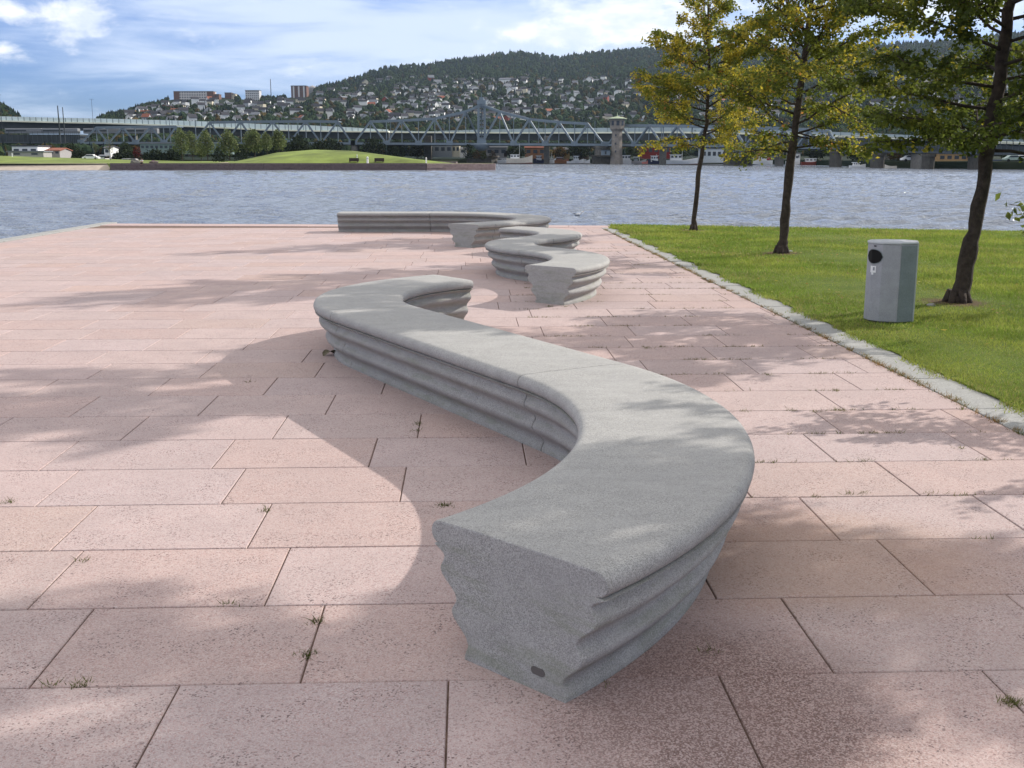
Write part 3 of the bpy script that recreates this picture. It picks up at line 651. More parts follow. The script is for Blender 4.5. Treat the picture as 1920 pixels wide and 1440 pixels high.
# forest and garden trees on the hill, too many to count
def treemass(name,pts,hs,cols,conif):
    n=len(pts); ring=6; a=np.arange(ring)*2*pi/ring
    rings=[(.15,.25),(.42,.42),(.30,.75)]; V=np.empty((n,ring*3+1,3)); 
    for ri,(rr,zz) in enumerate(rings):
        rad=rr*hs[:,None]*np.where(conif,.62,1.05)[:,None]*rng.uniform(.7,1.3,(n,ring)); 
        if ri==2: rad=np.where(conif[:,None],rad*.55,rad)
        V[:,ri*ring:(ri+1)*ring,0]=pts[:,0:1]+np.cos(a)*rad; V[:,ri*ring:(ri+1)*ring,1]=pts[:,1:2]+np.sin(a)*rad
        V[:,ri*ring:(ri+1)*ring,2]=pts[:,2:3]+hs[:,None]*(zz-.25 if ri==0 else zz)*np.ones(ring)+rng.normal(0,.05,(n,ring))*hs[:,None]
    V[:,18]=pts+np.c_[np.zeros(n),np.zeros(n),hs*np.where(conif,1.15,.95)]
    f=[]
    for ri in range(2):
        for k_ in range(ring): f+= [(ri*ring+k_,ri*ring+(k_+1)%ring,(ri+1)*ring+(k_+1)%ring),(ri*ring+k_,(ri+1)*ring+(k_+1)%ring,(ri+1)*ring+k_)]
    for k_ in range(ring): f.append((12+k_,12+(k_+1)%ring,18))
    f=np.array(f); Fc=(np.arange(n)[:,None,None]*19+f[None]).reshape(-1,3)
    me=npmesh(name,V.reshape(-1,3),Fc,np.repeat(cols,19,0)); me.materials.append(M['forest']); return tag(link(name,me),None,None,None,'stuff')
def hillpts(n,pxr,rr):
    out=[]
    while len(out)<n:
        px=random.uniform(*pxr); r=rr(random.random()); out.append((px,r,*terr(px,r)))
    return np.array(out)
P=np.concatenate([hillpts(15000,(-150,2050),lambda q:.33+.68*q**.8),hillpts(9000,(560,2050),lambda q:.80+.20*q),hillpts(3500,(170,2050),lambda q:.30+.25*q),hillpts(2200,(-200,2050),lambda q:.16+.16*q),hillpts(900,(170,640),lambda q:.95+.05*q),hillpts(700,(-100,55),lambda q:.6+.4*q)])
P=P[P[:,1]<=1.0]; ok=~((P[:,1]>.86)&(((P[:,0]>322)&(P[:,0]<446))|((P[:,0]>456)&(P[:,0]<492))|((P[:,0]>541)&(P[:,0]<594)))); P=P[ok]; ok=~((P[:,0]>50)&(P[:,0]<178)&(P[:,1]>.30)); P=P[ok]
n=len(P); r_=P[:,1]; conif=rng.random(n)<np.clip((r_-.55)*1.6,.25,.85)
hs=P[:,3]*rng.uniform(.0026,.0056,n)+2.0; hs=np.where(r_<.45,hs*1.2,hs)*np.interp(r_,[.7,.95],[1,.7])
C=np.where(conif[:,None],np.array([.010,.020,.020]),np.array([.020,.034,.017]))*rng.uniform(.6,1.6,(n,1))
au=(rng.random(n)<np.where(r_<.8,.14,.04)); C[au]=np.array([.06,.045,.016])*rng.uniform(.5,1.3,(au.sum(),1)); lt=rng.random(n)<.12; C[lt&~au]=np.array([.034,.052,.022])*rng.uniform(.7,1.3,((lt&~au).sum(),1))
treemass('hillside_trees',P[:,2:5]-np.array([0,0,.5]),hs,C,conif)

# ------------------------------------------------------------------ hillside houses
wallc={'white':(.78,.78,.75),'cream':(.62,.56,.42),'pale grey':(.42,.44,.46),'ochre':(.45,.30,.13),'red':(.24,.055,.04),'brown':(.14,.085,.055)}
roofc={'dark':(.045,.045,.055),'grey':(.17,.18,.20),'red tiled':(.26,.09,.055)}
wm={k_:mat('house_wall_'+k_.replace(' ','_'),v,.8,.08,.2) for k_,v in wallc.items()}; rm={k_:mat('house_roof_'+k_.replace(' ','_'),v,.8,.15,.3) for k_,v in roofc.items()}
winm=mat('window_glass',(.05,.06,.075),.3,.1)
def houseproto(kind):
    L_,Wd,hh,rh={'a':(10,8,5,3.2),'b':(14,8,4,2.6),'c':(8,8,6.4,3.6),'d':(18,9,5.5,2.2)}[kind]
    w=MB(); w.box(-L_/2,L_/2,-Wd/2,Wd/2,-3,hh); w.add([(-L_/2,-Wd/2,hh),(-L_/2,Wd/2,hh),(-L_/2,0,hh+rh-.15),(L_/2,-Wd/2,hh),(L_/2,Wd/2,hh),(L_/2,0,hh+rh-.15)],[(0,2,1),(3,4,5)])
    o=.6; r=MB(); v=[]
    for x in (-L_/2-o,L_/2+o):
        v+=[(x,-Wd/2-o,hh-.3),(x,0,hh+rh),(x,Wd/2+o,hh-.3),(x,-Wd/2-o,hh-.55),(x,0,hh+rh-.3),(x,Wd/2+o,hh-.55)]
    r.add(v,[(0,6,7,1),(1,7,8,2),(3,4,10,9),(4,5,11,10),(0,1,4,3),(1,2,5,4),(6,9,10,7),(7,10,11,8),(0,3,9,6),(2,8,11,5)])
    g_=MB(); k_=max(2,int(L_/3.5))
    for fl in range(2 if hh>4.5 else 1):
        for i in range(k_):
            x=-L_/2+L_*(i+.5)/k_; z=1.2+fl*2.7; g_.box(x-.6,x+.6,-Wd/2-.04,-Wd/2+.02,z,z+1.3)
    return w.mesh('wall'),r.mesh('roof'),g_.mesh('windows')
protos={k_:houseproto(k_) for k_ in 'abcd'}
meshes={}
def housemesh(k_,part,cname):
    key=(k_,part,cname)
    if key not in meshes:
        me=protos[k_][part].copy(); me.materials.append((wm if part==0 else rm)[cname] if part<2 else winm); meshes[key]=me
    return meshes[key]
dens=[(200,.5),(255,2.0),(330,1.8),(430,1.5),(560,1.6),(650,2.2),(900,2.2),(1010,1.7),(1160,1.3),(1280,.8),(1500,.35),(1640,.6),(1800,.8),(1900,.5)]
houses=[]; tries=0
while len(houses)<285 and tries<20000:
    tries+=1; px=random.uniform(215,1905)
    if random.random()*2.3>lerp(dens,px): continue
    ry,rd=ridge(px); ylo=205 if px<330 else (190 if px<600 else 160+(px-600)*.01); yt=random.uniform(min(ylo if px<600 else 158,240),238)
    if px>600 and yt<175 and random.random()<.55: continue
    # find r giving that image height
    lo_,hi_=.3,1.
    for _ in range(18):
        md=(lo_+hi_)/2; p=terr(px,md); y=HY-(p.z-H)/p.y*F
        if y>yt: lo_=md
        else: hi_=md
    p=terr(px,lo_)
    if lo_>.93: continue
    if any(abs(px-h_[0])<(7 if abs(yt-h_[1])<4 else 0) for h_ in houses): continue
    houses.append((px,yt,p,lo_))
# beyond the three hundred largest: the small far houses, as one mass
dh_w=MB(); dh_r=MB(); nd=0
while nd<260:
    px=random.gauss(850,230) if random.random()<.75 else random.uniform(240,1880)
    if not 240<px<1900: continue
    yt=random.uniform(158 if px>600 else 196,234) if random.random()<.8 else random.uniform(150 if px>640 else 200,175 if px>640 else 210); lo_,hi_=.3,1.
    for _ in range(16):
        md=(lo_+hi_)/2; p=terr(px,md)
        if HY-(p.z-H)/p.y*F>yt: lo_=md
        else: hi_=md
    if lo_>.9: continue
    p=terr(px,lo_); a_=random.uniform(-.8,.8); w_=random.uniform(2.6,4.8); d_=2.4; h_=random.uniform(2.6,4.4)+1.6; Mx=Matrix.Translation((p.x,p.y,p.z+1.2))@Matrix.Rotation(a_,4,'Z')
    dh_w.box(-w_,w_,-d_,d_,-3,h_,Mx)
    q=[Vector(v_) for v_ in ((-w_-.5,-d_-.5,h_-.2),(w_+.5,-d_-.5,h_-.2),(w_+.5,0,h_+2.4),(-w_-.5,0,h_+2.4),(w_+.5,d_+.5,h_-.2),(-w_-.5,d_+.5,h_-.2))]
    dh_r.add([Mx@v_ for v_ in q],[(0,1,2,3),(3,2,4,5)]); nd+=1
vw=dh_w.v+dh_r.v; me=bpy.data.meshes.new('distant_houses'); me.from_pydata(vw,[],dh_w.f+[tuple(i+len(dh_w.v) for i in f_) for f_ in dh_r.f]); me.materials.append(wm['white']); me.materials.append(rm['dark']); me.materials.append(wm['pale grey']); me.materials.append(wm['cream'])
for i,pl in enumerate(me.polygons): pl.material_index=(0,0,2,3,0)[(i//6)%5] if i<len(dh_w.f) else 1
tag(link('distant_houses',me),None,None,None,'stuff')
def hregion(px):
    for lim,nm in ((290,'at the left foot of the hill'),(400,'below the long apartment block'),(480,'below the small apartment blocks'),(540,'below the thin mast'),(600,'below the brown tower block'),(680,'above the grassy mound'),(760,'left of the rising span'),(850,'left of the bridge peak'),(940,'behind the bridge peak'),(1050,'right of the bridge peak'),(1130,'left of the bridge watchtower'),(1200,'above the bridge watchtower'),(1330,'behind the golden tree'),(1560,'behind the middle lawn tree')):
        if px<lim: return nm
    return 'behind the right hand lawn trees'
def hband(y): return 'high up' if y<176 else 'midway up' if y<196 else 'low down' if y<216 else 'lowest row'
recs=[]
for (px,yt,p,r_) in houses:
    wc=random.choices(list(wallc),[10,2.2,2.,.8,.7,.9])[0]; rc=random.choices(list(roofc),[6,4,.55])[0]; kd_=random.choices('abcd',[5,3,3,1])[0]; recs.append([px,yt,p,wc,rc,kd_])
from collections import defaultdict
grp=defaultdict(list)
for rec in recs: grp[(rec[3],rec[4],hband(rec[1]),hregion(rec[0]))].append(rec)
ordn=['leftmost','second','third','fourth','fifth','sixth','seventh']
for (wc,rc,bn,rg),lst in grp.items():
    lst.sort(key=lambda q:q[0]); nm='%s house, %s roof, %s, %s'%(wc,rc,bn,rg)
    for i,(px,yt,p,_,_,kd_) in enumerate(lst):
        lab=nm
        if len(lst)==2: lab=('left of two: ','right of two: ')[i]+nm
        elif len(lst)>2: lab=('leftmost: ' if i==0 else 'rightmost: ' if i==len(lst)-1 else ordn[i]+' of several: ')+nm
        sc=random.uniform(.68,.98)*max(.8,min(1.35,p.y/1500)); h=empty('house',(p.x,p.y,p.z+.5+sc*.8),random.gauss(0,.5)+(pi/2 if random.random()<.35 else 0)); h.scale=(sc,)*3
        if len(lab.split())>16: lab=lab.replace(' of several','')
        tag(h,lab,'house','houses scattered over the hillside')
        link('wall',housemesh(kd_,0,wc),h); link('roof',housemesh(kd_,1,rc),h)

# apartment blocks and masts on the hill crest
def block(name,label,cat,px0,px1,y0,y1,Y,depth,wallm,floors,bays,endm=None,striped=None,roofm=None,rz=0):
    c=at((px0+px1)/2,y1,Y); w=(px1-px0)/F*Y; h=(y1-y0)/F*Y; r=empty(name,(c.x,Y,c.z),rz); tag(r,label,cat)
    MB().box(-w/2,w/2,0,depth,-12,h).build('wall',wallm,r)
    MB().box(-w/2-.3,w/2+.3,-.3,depth+.3,h,h+.6).build('roof',roofm or rm['grey'],r)
    if endm:
        MB().box(-w/2-.25,-w/2+w*.14,-.25,depth*.6,-11,h-.1).build('end_wall',endm,r); MB().box(w/2-w*.16,w/2+.25,-.25,depth*.6,-11,h-.1).build('end_wall',endm,r)
    if striped:
        for i in range(striped[1]):
            x=-w/2+w*(i+.5)/striped[1]; MB().box(x-w*.05,x+w*.05,-.3,.2,-10,h-.4).build('balcony_column',striped[0],r)
    for fl in range(floors):
        z=h*(fl+.35)/floors
        for i in range(bays):
            x=-w/2+w*(i+.5)/bays; MB().box(x-w/bays*.28,x+w/bays*.28,-.12,.1,z,z+h/floors*.45).build('window',winm,r)
    return r
bw=mat('brown_brick',(.16,.085,.065),.85); pg=mat('pale_panel',(.36,.34,.33),.8); wp=mat('white_panel',(.58,.58,.58),.8)
block('apartment_block','long pale apartment block with brown ends on the crest, left of the others','apartment block',328,400,173,194,1430,14,mat('pale_facade',(.62,.58,.54),.8),5,16,endm=bw)
block('apartment_block','low brown end of a block just right of the long apartment block','apartment block',399,411,178,192,1432,12,bw,3,3)
block('apartment_block','small brown and cream block on the crest, between the long and the white one','apartment block',422,434,175,188,1470,12,bw,3,3)
block('apartment_block','small cream block standing against the right side of the small brown one','apartment block',434.5,441,177,188,1471,12,wm['cream'],3,2)
block('apartment_block','white apartment block on the crest with a small rooftop box','apartment block',461,486,171,190,1490,14,wp,5,7)
block('tower_block','tall brown tower block with white balcony columns, right of the mast','tower block',547,575,163,192,1560,18,bw,9,7,striped=(wp,3))
p=at(586,170,1800); r=empty('water_tower',(p.x,1800,p.z)); tag(r,'pale round building peeping over the trees right of the brown tower block','water tower')
MB().lathe([(6,-12),(6,2),(7,4),(5,6),(.5,8)],16).build('body',pg,r,smooth=True)
def pole(name,label,cat,px,y0,y1,Y,w,m=None,arm=None,group=None):
    a=at(px,y1,Y); b2=at(px,y0,Y); r=empty(name,tuple(a)); tag(r,label,cat,group); hgt=b2.z-a.z
    MB().tube([(0,0,-4),(0,0,hgt)],[w,w*.7],8).build('pole',m or M['girder'],r)
    if arm: MB().bar((-arm,0,hgt),(arm,0,hgt),w*.9).build('lamp_arm',m or M['girder'],r)
    return r
pole('mast','tall thin mast on the hill crest left of the brown tower block','mast',508.5,148,184,1500,.55,M['dark'])
pole('catenary_mast','tallest dark mast above the bridge at the far left','mast',111.5,198,243,340,.22)
pole('catenary_mast','shorter dark mast just right of the tallest one at the left','mast',120.5,201,243,345,.18)
pole('street_lamp','thin double armed lamp above the pale barrier, left of the hill','street lamp',174,186,222,400,.07,arm=.8)
pole('street_lamp','lamp post at the left border before the dark hill','street lamp',2.5,178,220,360,.09,arm=.6)
pole('street_lamp','thin lamp post above the barrier in front of the left houses','street lamp',441,200,232,420,.09,arm=.6)

# ------------------------------------------------------------------ near left spit with wall, lawn and mound
far_grass=mat('far_lawn',(.155,.20,.038),.95,.45,.16,world=True)
Yw=225.
def gx(px,Y): return (px-960)/F*Y*cos(TH)
top=.30
sp_=[(gx(207,Yw),Yw+.3),(gx(924,Yw),Yw+.3),(gx(926,Yw+4),Yw+4),(gx(915,Yw+9),Yw+9),(gx(720,Yw+14),Yw+14),(gx(640,Yw+50),Yw+50),(gx(560,330),330),(gx(400,380),380),(gx(-400,380),380),(gx(-700,290),290),(gx(-400,238),238),(gx(0,233),233),(gx(195,232),232)]
mb=MB(); mb.prism(sp_,WZ-1,top); tag(mb.build('spit_ground',far_grass),kind='structure')
# stone wall along the water
wl=MB()
def stonewall(x0,x1,y,z0,z1,name,m,label):
    mb=MB(); rows=3; x=x0
    for r in range(rows):
        za=z0+(z1-z0)*r/rows; zb=z0+(z1-z0)*(r+1)/rows; x=x0
        while x<x1:
            w=random.uniform(1.0,2.4); e=min(x+w,x1); dy=random.uniform(-.08,.08); mb.box(x+.03,e-.03,y-.35+dy,y+.4,za+.02,zb-.02); x=e
    mb.box(x0,x1,y-.22,y+.6,z0-1,z1-.05)
    o=mb.build(name,m); return tag(o,label,'stone wall')
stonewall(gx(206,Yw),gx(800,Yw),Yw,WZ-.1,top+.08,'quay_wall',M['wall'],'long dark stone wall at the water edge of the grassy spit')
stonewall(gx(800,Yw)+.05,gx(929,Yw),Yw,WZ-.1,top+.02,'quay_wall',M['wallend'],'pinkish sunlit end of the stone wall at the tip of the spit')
# beach left of the wall
mb=MB(); A=[(gx(-500,236),236),(gx(0,231),231),(gx(208,230),230)]; B=[(gx(-500,228),228),(gx(0,226),226),(gx(203,225),225)]
V=[(x,y,top+.02) for x,y in A]+[(x,y,WZ-.05) for x,y in B]; mb.add(V,[(0,3,4,1),(1,4,5,2)]); o=mb.build('beach',mat('sand',(.45,.38,.31),.9,.15,1,world=True)); tag(o,kind='structure')
# pale footpath in front of and around the mound
mb=MB(); mb.add([(gx(430,Yw+1.6),Yw+1.6,top+.03),(gx(905,Yw+1.4),Yw+1.4,top+.03),(gx(905,Yw+3.2),Yw+3.2,top+.03),(gx(430,Yw+4.2),Yw+4.2,top+.03)],[(0,1,2,3)])
mb.add([(gx(405,Yw+22),Yw+22,top+.034),(gx(460,Yw+3),Yw+3,top+.034),(gx(480,Yw+3),Yw+3,top+.034),(gx(425,Yw+40),Yw+40,top+.034)],[(0,1,2,3)])
tag(mb.build('footpath',mat('gravel_path',(.42,.33,.27),.9,.1,.5,world=True)),kind='structure')
# mound and rolling back lawn as one height field
pxg=np.arange(-60,880,10); dg=np.linspace(Yw+4,Yw+62,24); V=[]
def mound(px,u):
    prof=np.interp(px,[425,470,520,590,660,720,780,855],[0,.35,.78,1.,.9,.6,.3,0]); cross=sin(pi*min(1,max(0,u)))**.8 if 0<u<1 else 0
    return 2.95*prof*cross
for px in pxg:
    for j,d in enumerate(dg):
        u=(j/(len(dg)-1)); dd=Yw+4+(d-Yw-4)*(1. if px<600 else max(.22,1-(px-600)/180*.8)); z=top-.05+mound(px,min(1,u*1.0))
        if px<430: z+= u*1.35*np.interp(px,[-60,0,250,430],[1.35,1.25,.45,.0])
        V.append((gx(px,dd),dd,z if 0<j<len(dg)-1 else top-.05))
k=len(dg); Fc=[(i*k+j,(i+1)*k+j,(i+1)*k+j+1,i*k+j+1) for i in range(len(pxg)-1) for j in range(k-1)]
me=npmesh('grass_mound',V,Fc,smooth=True); me.materials.append(far_grass); tag(link('grass_mound',me),kind='structure')
# inner bank behind the spit
b=MB(); b.prism([(gx(690,340),340),(gx(855,345),345),(gx(858,352),352),(gx(700,400),400)],WZ-1,.1); tag(b.build('inner_quay',M['wall']),kind='structure')

def leafcloud(n,prof,leaf,pal,rad_noise=.25,seed=1,squash=.8):
    r=np.random.default_rng(seed); zs,rs_=zip(*prof); z=r.uniform(zs[0],zs[-1],n*3); rr=np.interp(z,zs,rs_); keep=r.random(n*3)<(rr/max(rs_))**1.2; z=z[keep][:n]; rr=rr[keep][:n]; m=len(z)
    a=r.uniform(0,2*pi,m); f=r.random(m)**.45; lump=1+rad_noise*np.sin(a*3+z*2.1/max(rs_)+seed)+rad_noise*.6*np.sin(a*5-z*4/max(rs_))
    p=np.c_[np.cos(a)*rr*f*lump,np.sin(a)*rr*f*lump,z+r.normal(0,.1*max(rs_),m)]
    d=r.normal(0,1,(m,3)); d/=np.linalg.norm(d,axis=1)[:,None]; s=np.cross(d,r.normal(0,1,(m,3))); s/=np.linalg.norm(s,axis=1)[:,None]; ln=leaf*r.uniform(.6,1.4,m)[:,None]
    V=np.stack([p-d*ln*.6,p+s*ln*.4,p+d*ln*.6,p-s*ln*.4],1); cl=np.array(pal); c=cl[r.integers(len(cl),size=m)]*r.uniform(.7,1.3,(m,1))
    return V.reshape(-1,3),np.arange(4*m).reshape(-1,4),np.repeat(c,4,0)
def smalltree(name,label,cat,px,ybase,ytop,Y,wpx,pal,shape='round',n=900,group=None,seed=1,trunk=True,zb=None,lean=0):
    b0=at(px,ybase,Y); z0=b0.z if zb is None else zb; tz=at(px,ytop,Y).z; h=tz-z0; w=wpx/2/F*Y
    r=empty(name,(b0.x,Y,z0)); tag(r,label,cat,group)
    if shape=='willow': prof=[(.16*h,.45*w),(.35*h,w),(.6*h,.85*w),(.85*h,.6*w),(h,.2*w)]; st_=.5
    elif shape=='bush': prof=[(0,w*.9),(.4*h,w),(.8*h,.7*w),(h,.3*w)]
    elif shape=='cone': prof=[(.1*h,w),(.5*h,.6*w),(h,.08*w)]
    else: prof=[(.22*h,.55*w),(.45*h,w),(.75*h,.85*w),(h,.3*w)]
    V,Fc,C=leafcloud(n,prof,max(.12,w*.16),pal,seed=seed)
    if lean: V=V+np.c_[V[:,2]*lean,np.zeros(len(V)),np.zeros(len(V))]
    me=npmesh('crown',V,Fc,C); me.materials.append(M['far_leaf']); link('crown',me,r)
    if trunk:
        tb=MB(); tb.tube([(0,0,-.5),(lean*.3*h,0,h*.3),(lean*.8*h,0,h*.8)],[max(.08,w*.07),max(.06,w*.055),.03],6)
        for k_ in range(5):
            a=k_*1.26+seed; tb.tube([(lean*.3*h,0,h*(.25+.05*k_)),(cos(a)*w*.6,sin(a)*w*.6,h*(.5+.07*k_))],[max(.04,w*.03),.02],5)
        tb.build('trunk',M['bark'],r)
    return r
WP=[(.13,.165,.06),(.17,.20,.08),(.10,.13,.045),(.20,.22,.10)]
for i,(px,yb,yt,wp_,lb) in enumerate([(342,297,240,30,'first silvery willow from the left, leaning over the path'),(362,297,246,26,'willow close behind the first, its crown half hidden'),(378,298,268,24,'small low willow in the gap before the third tall one'),(390,297,243,28,'tall slim willow with two stems, left of the path'),(431,297,245,38,'broad willow standing beside the pale footpath'),(478,291,243,40,'widest willow in the row, just left of the grassy mound'),(501,288,248,24,'narrow willow between the widest one and the last'),(524,286,244,32,'last willow of the row, rising from the slope of the mound')]):
    smalltree('willow_tree',lb,'tree',px,yb,yt,262+i%3*4,wp_,WP,'willow',1500,'willows in a row on the spit',seed=i+2,lean=-.05)
smalltree('young_tree','thin yellowish sapling far left with see-through crown','tree',207,296,255,270,16,[(.15,.16,.05),(.12,.12,.05)],'round',260,seed=21)
smalltree('young_tree','thin bare sapling just left of the yellowish one','tree',179,296,258,272,12,[(.16,.13,.06),(.10,.10,.05)],'round',130,seed=22)
smalltree('red_shrub','dark red shrub on the lawn among the far hedges','shrub',258,296,273,300,18,[(.14,.02,.02),(.10,.02,.02)],'bush',500,seed=23,trunk=False,zb=.5)
HG=[(.02,.03,.015),(.03,.04,.018),(.015,.022,.012)]
for i,(px,yb,yt,wp_,lb) in enumerate([(150,296,283,34,'dark low hedge left of the sapling'),(232,297,285,50,'long dark hedge behind the red shrub'),(290,297,282,46,'dark hedge right of the red shrub'),(325,296,281,40,'dark hedge behind the first willow'),(455,292,272,26,'round dark bush between the broad and the widest willow'),(412,294,276,28,'dark bush behind the footpath gap'),(560,284,262,44,'dark shrubbery behind the left slope of the mound'),(600,283,264,44,'dark shrubbery behind the crest of the mound')]):
    smalltree('hedge',lb,'hedge',px,yb,yt,300,wp_,HG,'bush',900,'dark hedges behind the spit',seed=31+i,trunk=False,zb=.3)
# spit furniture
def far_bench(px,y0,y1,label):
    Y=Yw+5; a=at(px,y1,Y); w=18/F*Y; r=empty('park_bench',(a.x,Y,top)); tag(r,label,'bench','dark benches on the spit')
    MB().box(-w/2,w/2,-.25,.25,.42,.50).build('seat',M['dark'],r); MB().box(-w/2,w/2,.27,.33,.5,1.05).build('backrest',M['dark'],r)
    for x in (-w*.4,w*.4): MB().box(x-.07,x+.07,-.25,.3,0,.42).build('leg',M['dark'],r)
far_bench(663.5,297,304,'left dark bench at the foot of the mound'); far_bench(711,297,304,'right dark bench at the foot of the mound, right of the white post')
def post(px,Y,zb,h,w,label,m,name='bollard',cat='post'):
    r=empty(name,(gx(px,Y),Y,zb)); tag(r,label,cat); MB().lathe([(w*1.1,0),(w,.08),(w,h*.88),(w*.6,h*.97),(w*.2,h)],10).build('shaft',m,r); MB().lathe([(w*1.15,h*.7),(w*1.15,h*.76)],10).build('band',M['grey'],r)
post(689,Yw+2.5,top,1.35,.2,'white post standing between the two dark benches',M['white'])
post(669.5,Yw+9,top+.3,1.5,.09,'slim white post behind the left dark bench',M['white'])
post(799,Yw+4,top,1.2,.14,'white post right of the benches before the dark pier',M['white'])
post(23,Yw+40,1.6,.9,.12,'tiny white marker on the lawn at the far left',M['white'])
# seated person on the wall
def skinfig(name,J,E,rad,m,parent):
    me=bpy.data.meshes.new(name); me.from_pydata(J,E,[]); o=link(name,me,parent); me.materials.append(m)
    s=o.modifiers.new('skin','SKIN'); 
    for i,v in enumerate(me.skin_vertices[0].data): v.radius=(rad[i],rad[i]); v.use_root=(i==0)
    ss=o.modifiers.new('sub','SUBSURF'); ss.levels=1; ss.render_levels=1; return o
pr=empty('person',(gx(266,Yw),Yw-.1,top+.08)); tag(pr,'person in a white top and dark trousers sitting on the edge of the stone wall','person')
J=[(0,0,.12),(0,.02,.35),(0,-.02,.58),(0,-.05,.68),(0,-.07,.82),(.20,-.03,.55),(.26,-.16,.32),(.16,-.34,.24),(-.20,-.03,.55),(-.26,-.16,.32),(-.16,-.34,.24),(.11,-.40,.12),(.11,-.46,-.30),(.11,-.58,-.36),(-.11,-.40,.12),(-.11,-.44,-.30),(-.11,-.56,-.36)]
E_=[(0,1),(1,2),(2,3),(3,4),(2,5),(5,6),(6,7),(2,8),(8,9),(9,10),(0,11),(11,12),(12,13),(0,14),(14,15),(15,16)]
skinfig('body',J,E_,[.15,.14,.15,.06,.105,.06,.045,.035,.06,.045,.035,.085,.055,.045,.085,.055,.045],mat('skin',(.45,.28,.2),.6),pr)
skinfig('shirt',[(0,0,.16),(0,.02,.35),(0,-.02,.58),(.20,-.03,.55),(.24,-.12,.40),(-.20,-.03,.55),(-.24,-.12,.40)],[(0,1),(1,2),(2,3),(3,4),(2,5),(5,6)],[.17,.165,.17,.08,.065,.08,.065],M['white'],pr)
skinfig('trousers',[(0,0,.10),(.11,-.40,.12),(.11,-.46,-.26),(-.11,-.40,.12),(-.11,-.44,-.26)],[(0,1),(1,2),(0,3),(3,4)],[.17,.10,.07,.10,.07],M['dark'],pr)
skinfig('hair',[(0,-.05,.87),(0,-.03,.93)],[(0,1)],[.10,.09],M['dark'],pr)
rock('boulder',(gx(288,Yw+3),Yw+3,top+.2),.9,M['wall'],'dark low boulder on the grass right of the seated person','boulder',3,.45)
rock('boulder',(gx(253,Yw+4),Yw+4,top+.2),1.1,M['pier'],'greyish boulder on the grass left of the seated person','boulder',5,.5)

# ------------------------------------------------------------------ bridges
BD=[(-200,400),(150,425),(660,450),(900,450),(1140,425),(1243,392),(1390,345),(1560,300),(1640,268),(1760,245),(1920,225),(2300,190)]
def bd(px): return lerp(BD,px)
def bp(px,y,off=0):
    Y=bd(px)+off; return at(px,y,Y)
BB=[(150,268),(660,269),(1135,271.5),(1400,274),(1560,277)]    # bottom chord height in the photograph
tr=empty('truss_bridge',tuple(bp(903,269))); tag(tr,'long blue-grey steel truss railway bridge with a pointed peak over its middle pier','bridge')
T0=tr.location
def rel(p): return Vector(p)-T0
DW=9.0    # distance between the two truss planes
spans=[dict(b=[152,203,255,308,345],t=[180,230,283,330],ty=[239,238,237.5,237]),
 dict(b=[362,422,480,542,602,660],t=[393,451,511,573,633],ty=[229,228,227.5,227,227.5]),
 dict(b=[664,725,785,843,903,963,1022,1077,1133],t=[694,753,815,873,903,937,992,1048,1102],ty=[227.5,225.5,222,208.5,196,209,223,228.5,231.5]),
 dict(b=[1140,1190,1243,1297,1350,1398,1447,1494,1540,1572],t=[1165,1217,1270,1323,1374,1422,1470,1517,1556],ty=[235,235,236,237,238,239,241,243,246])]
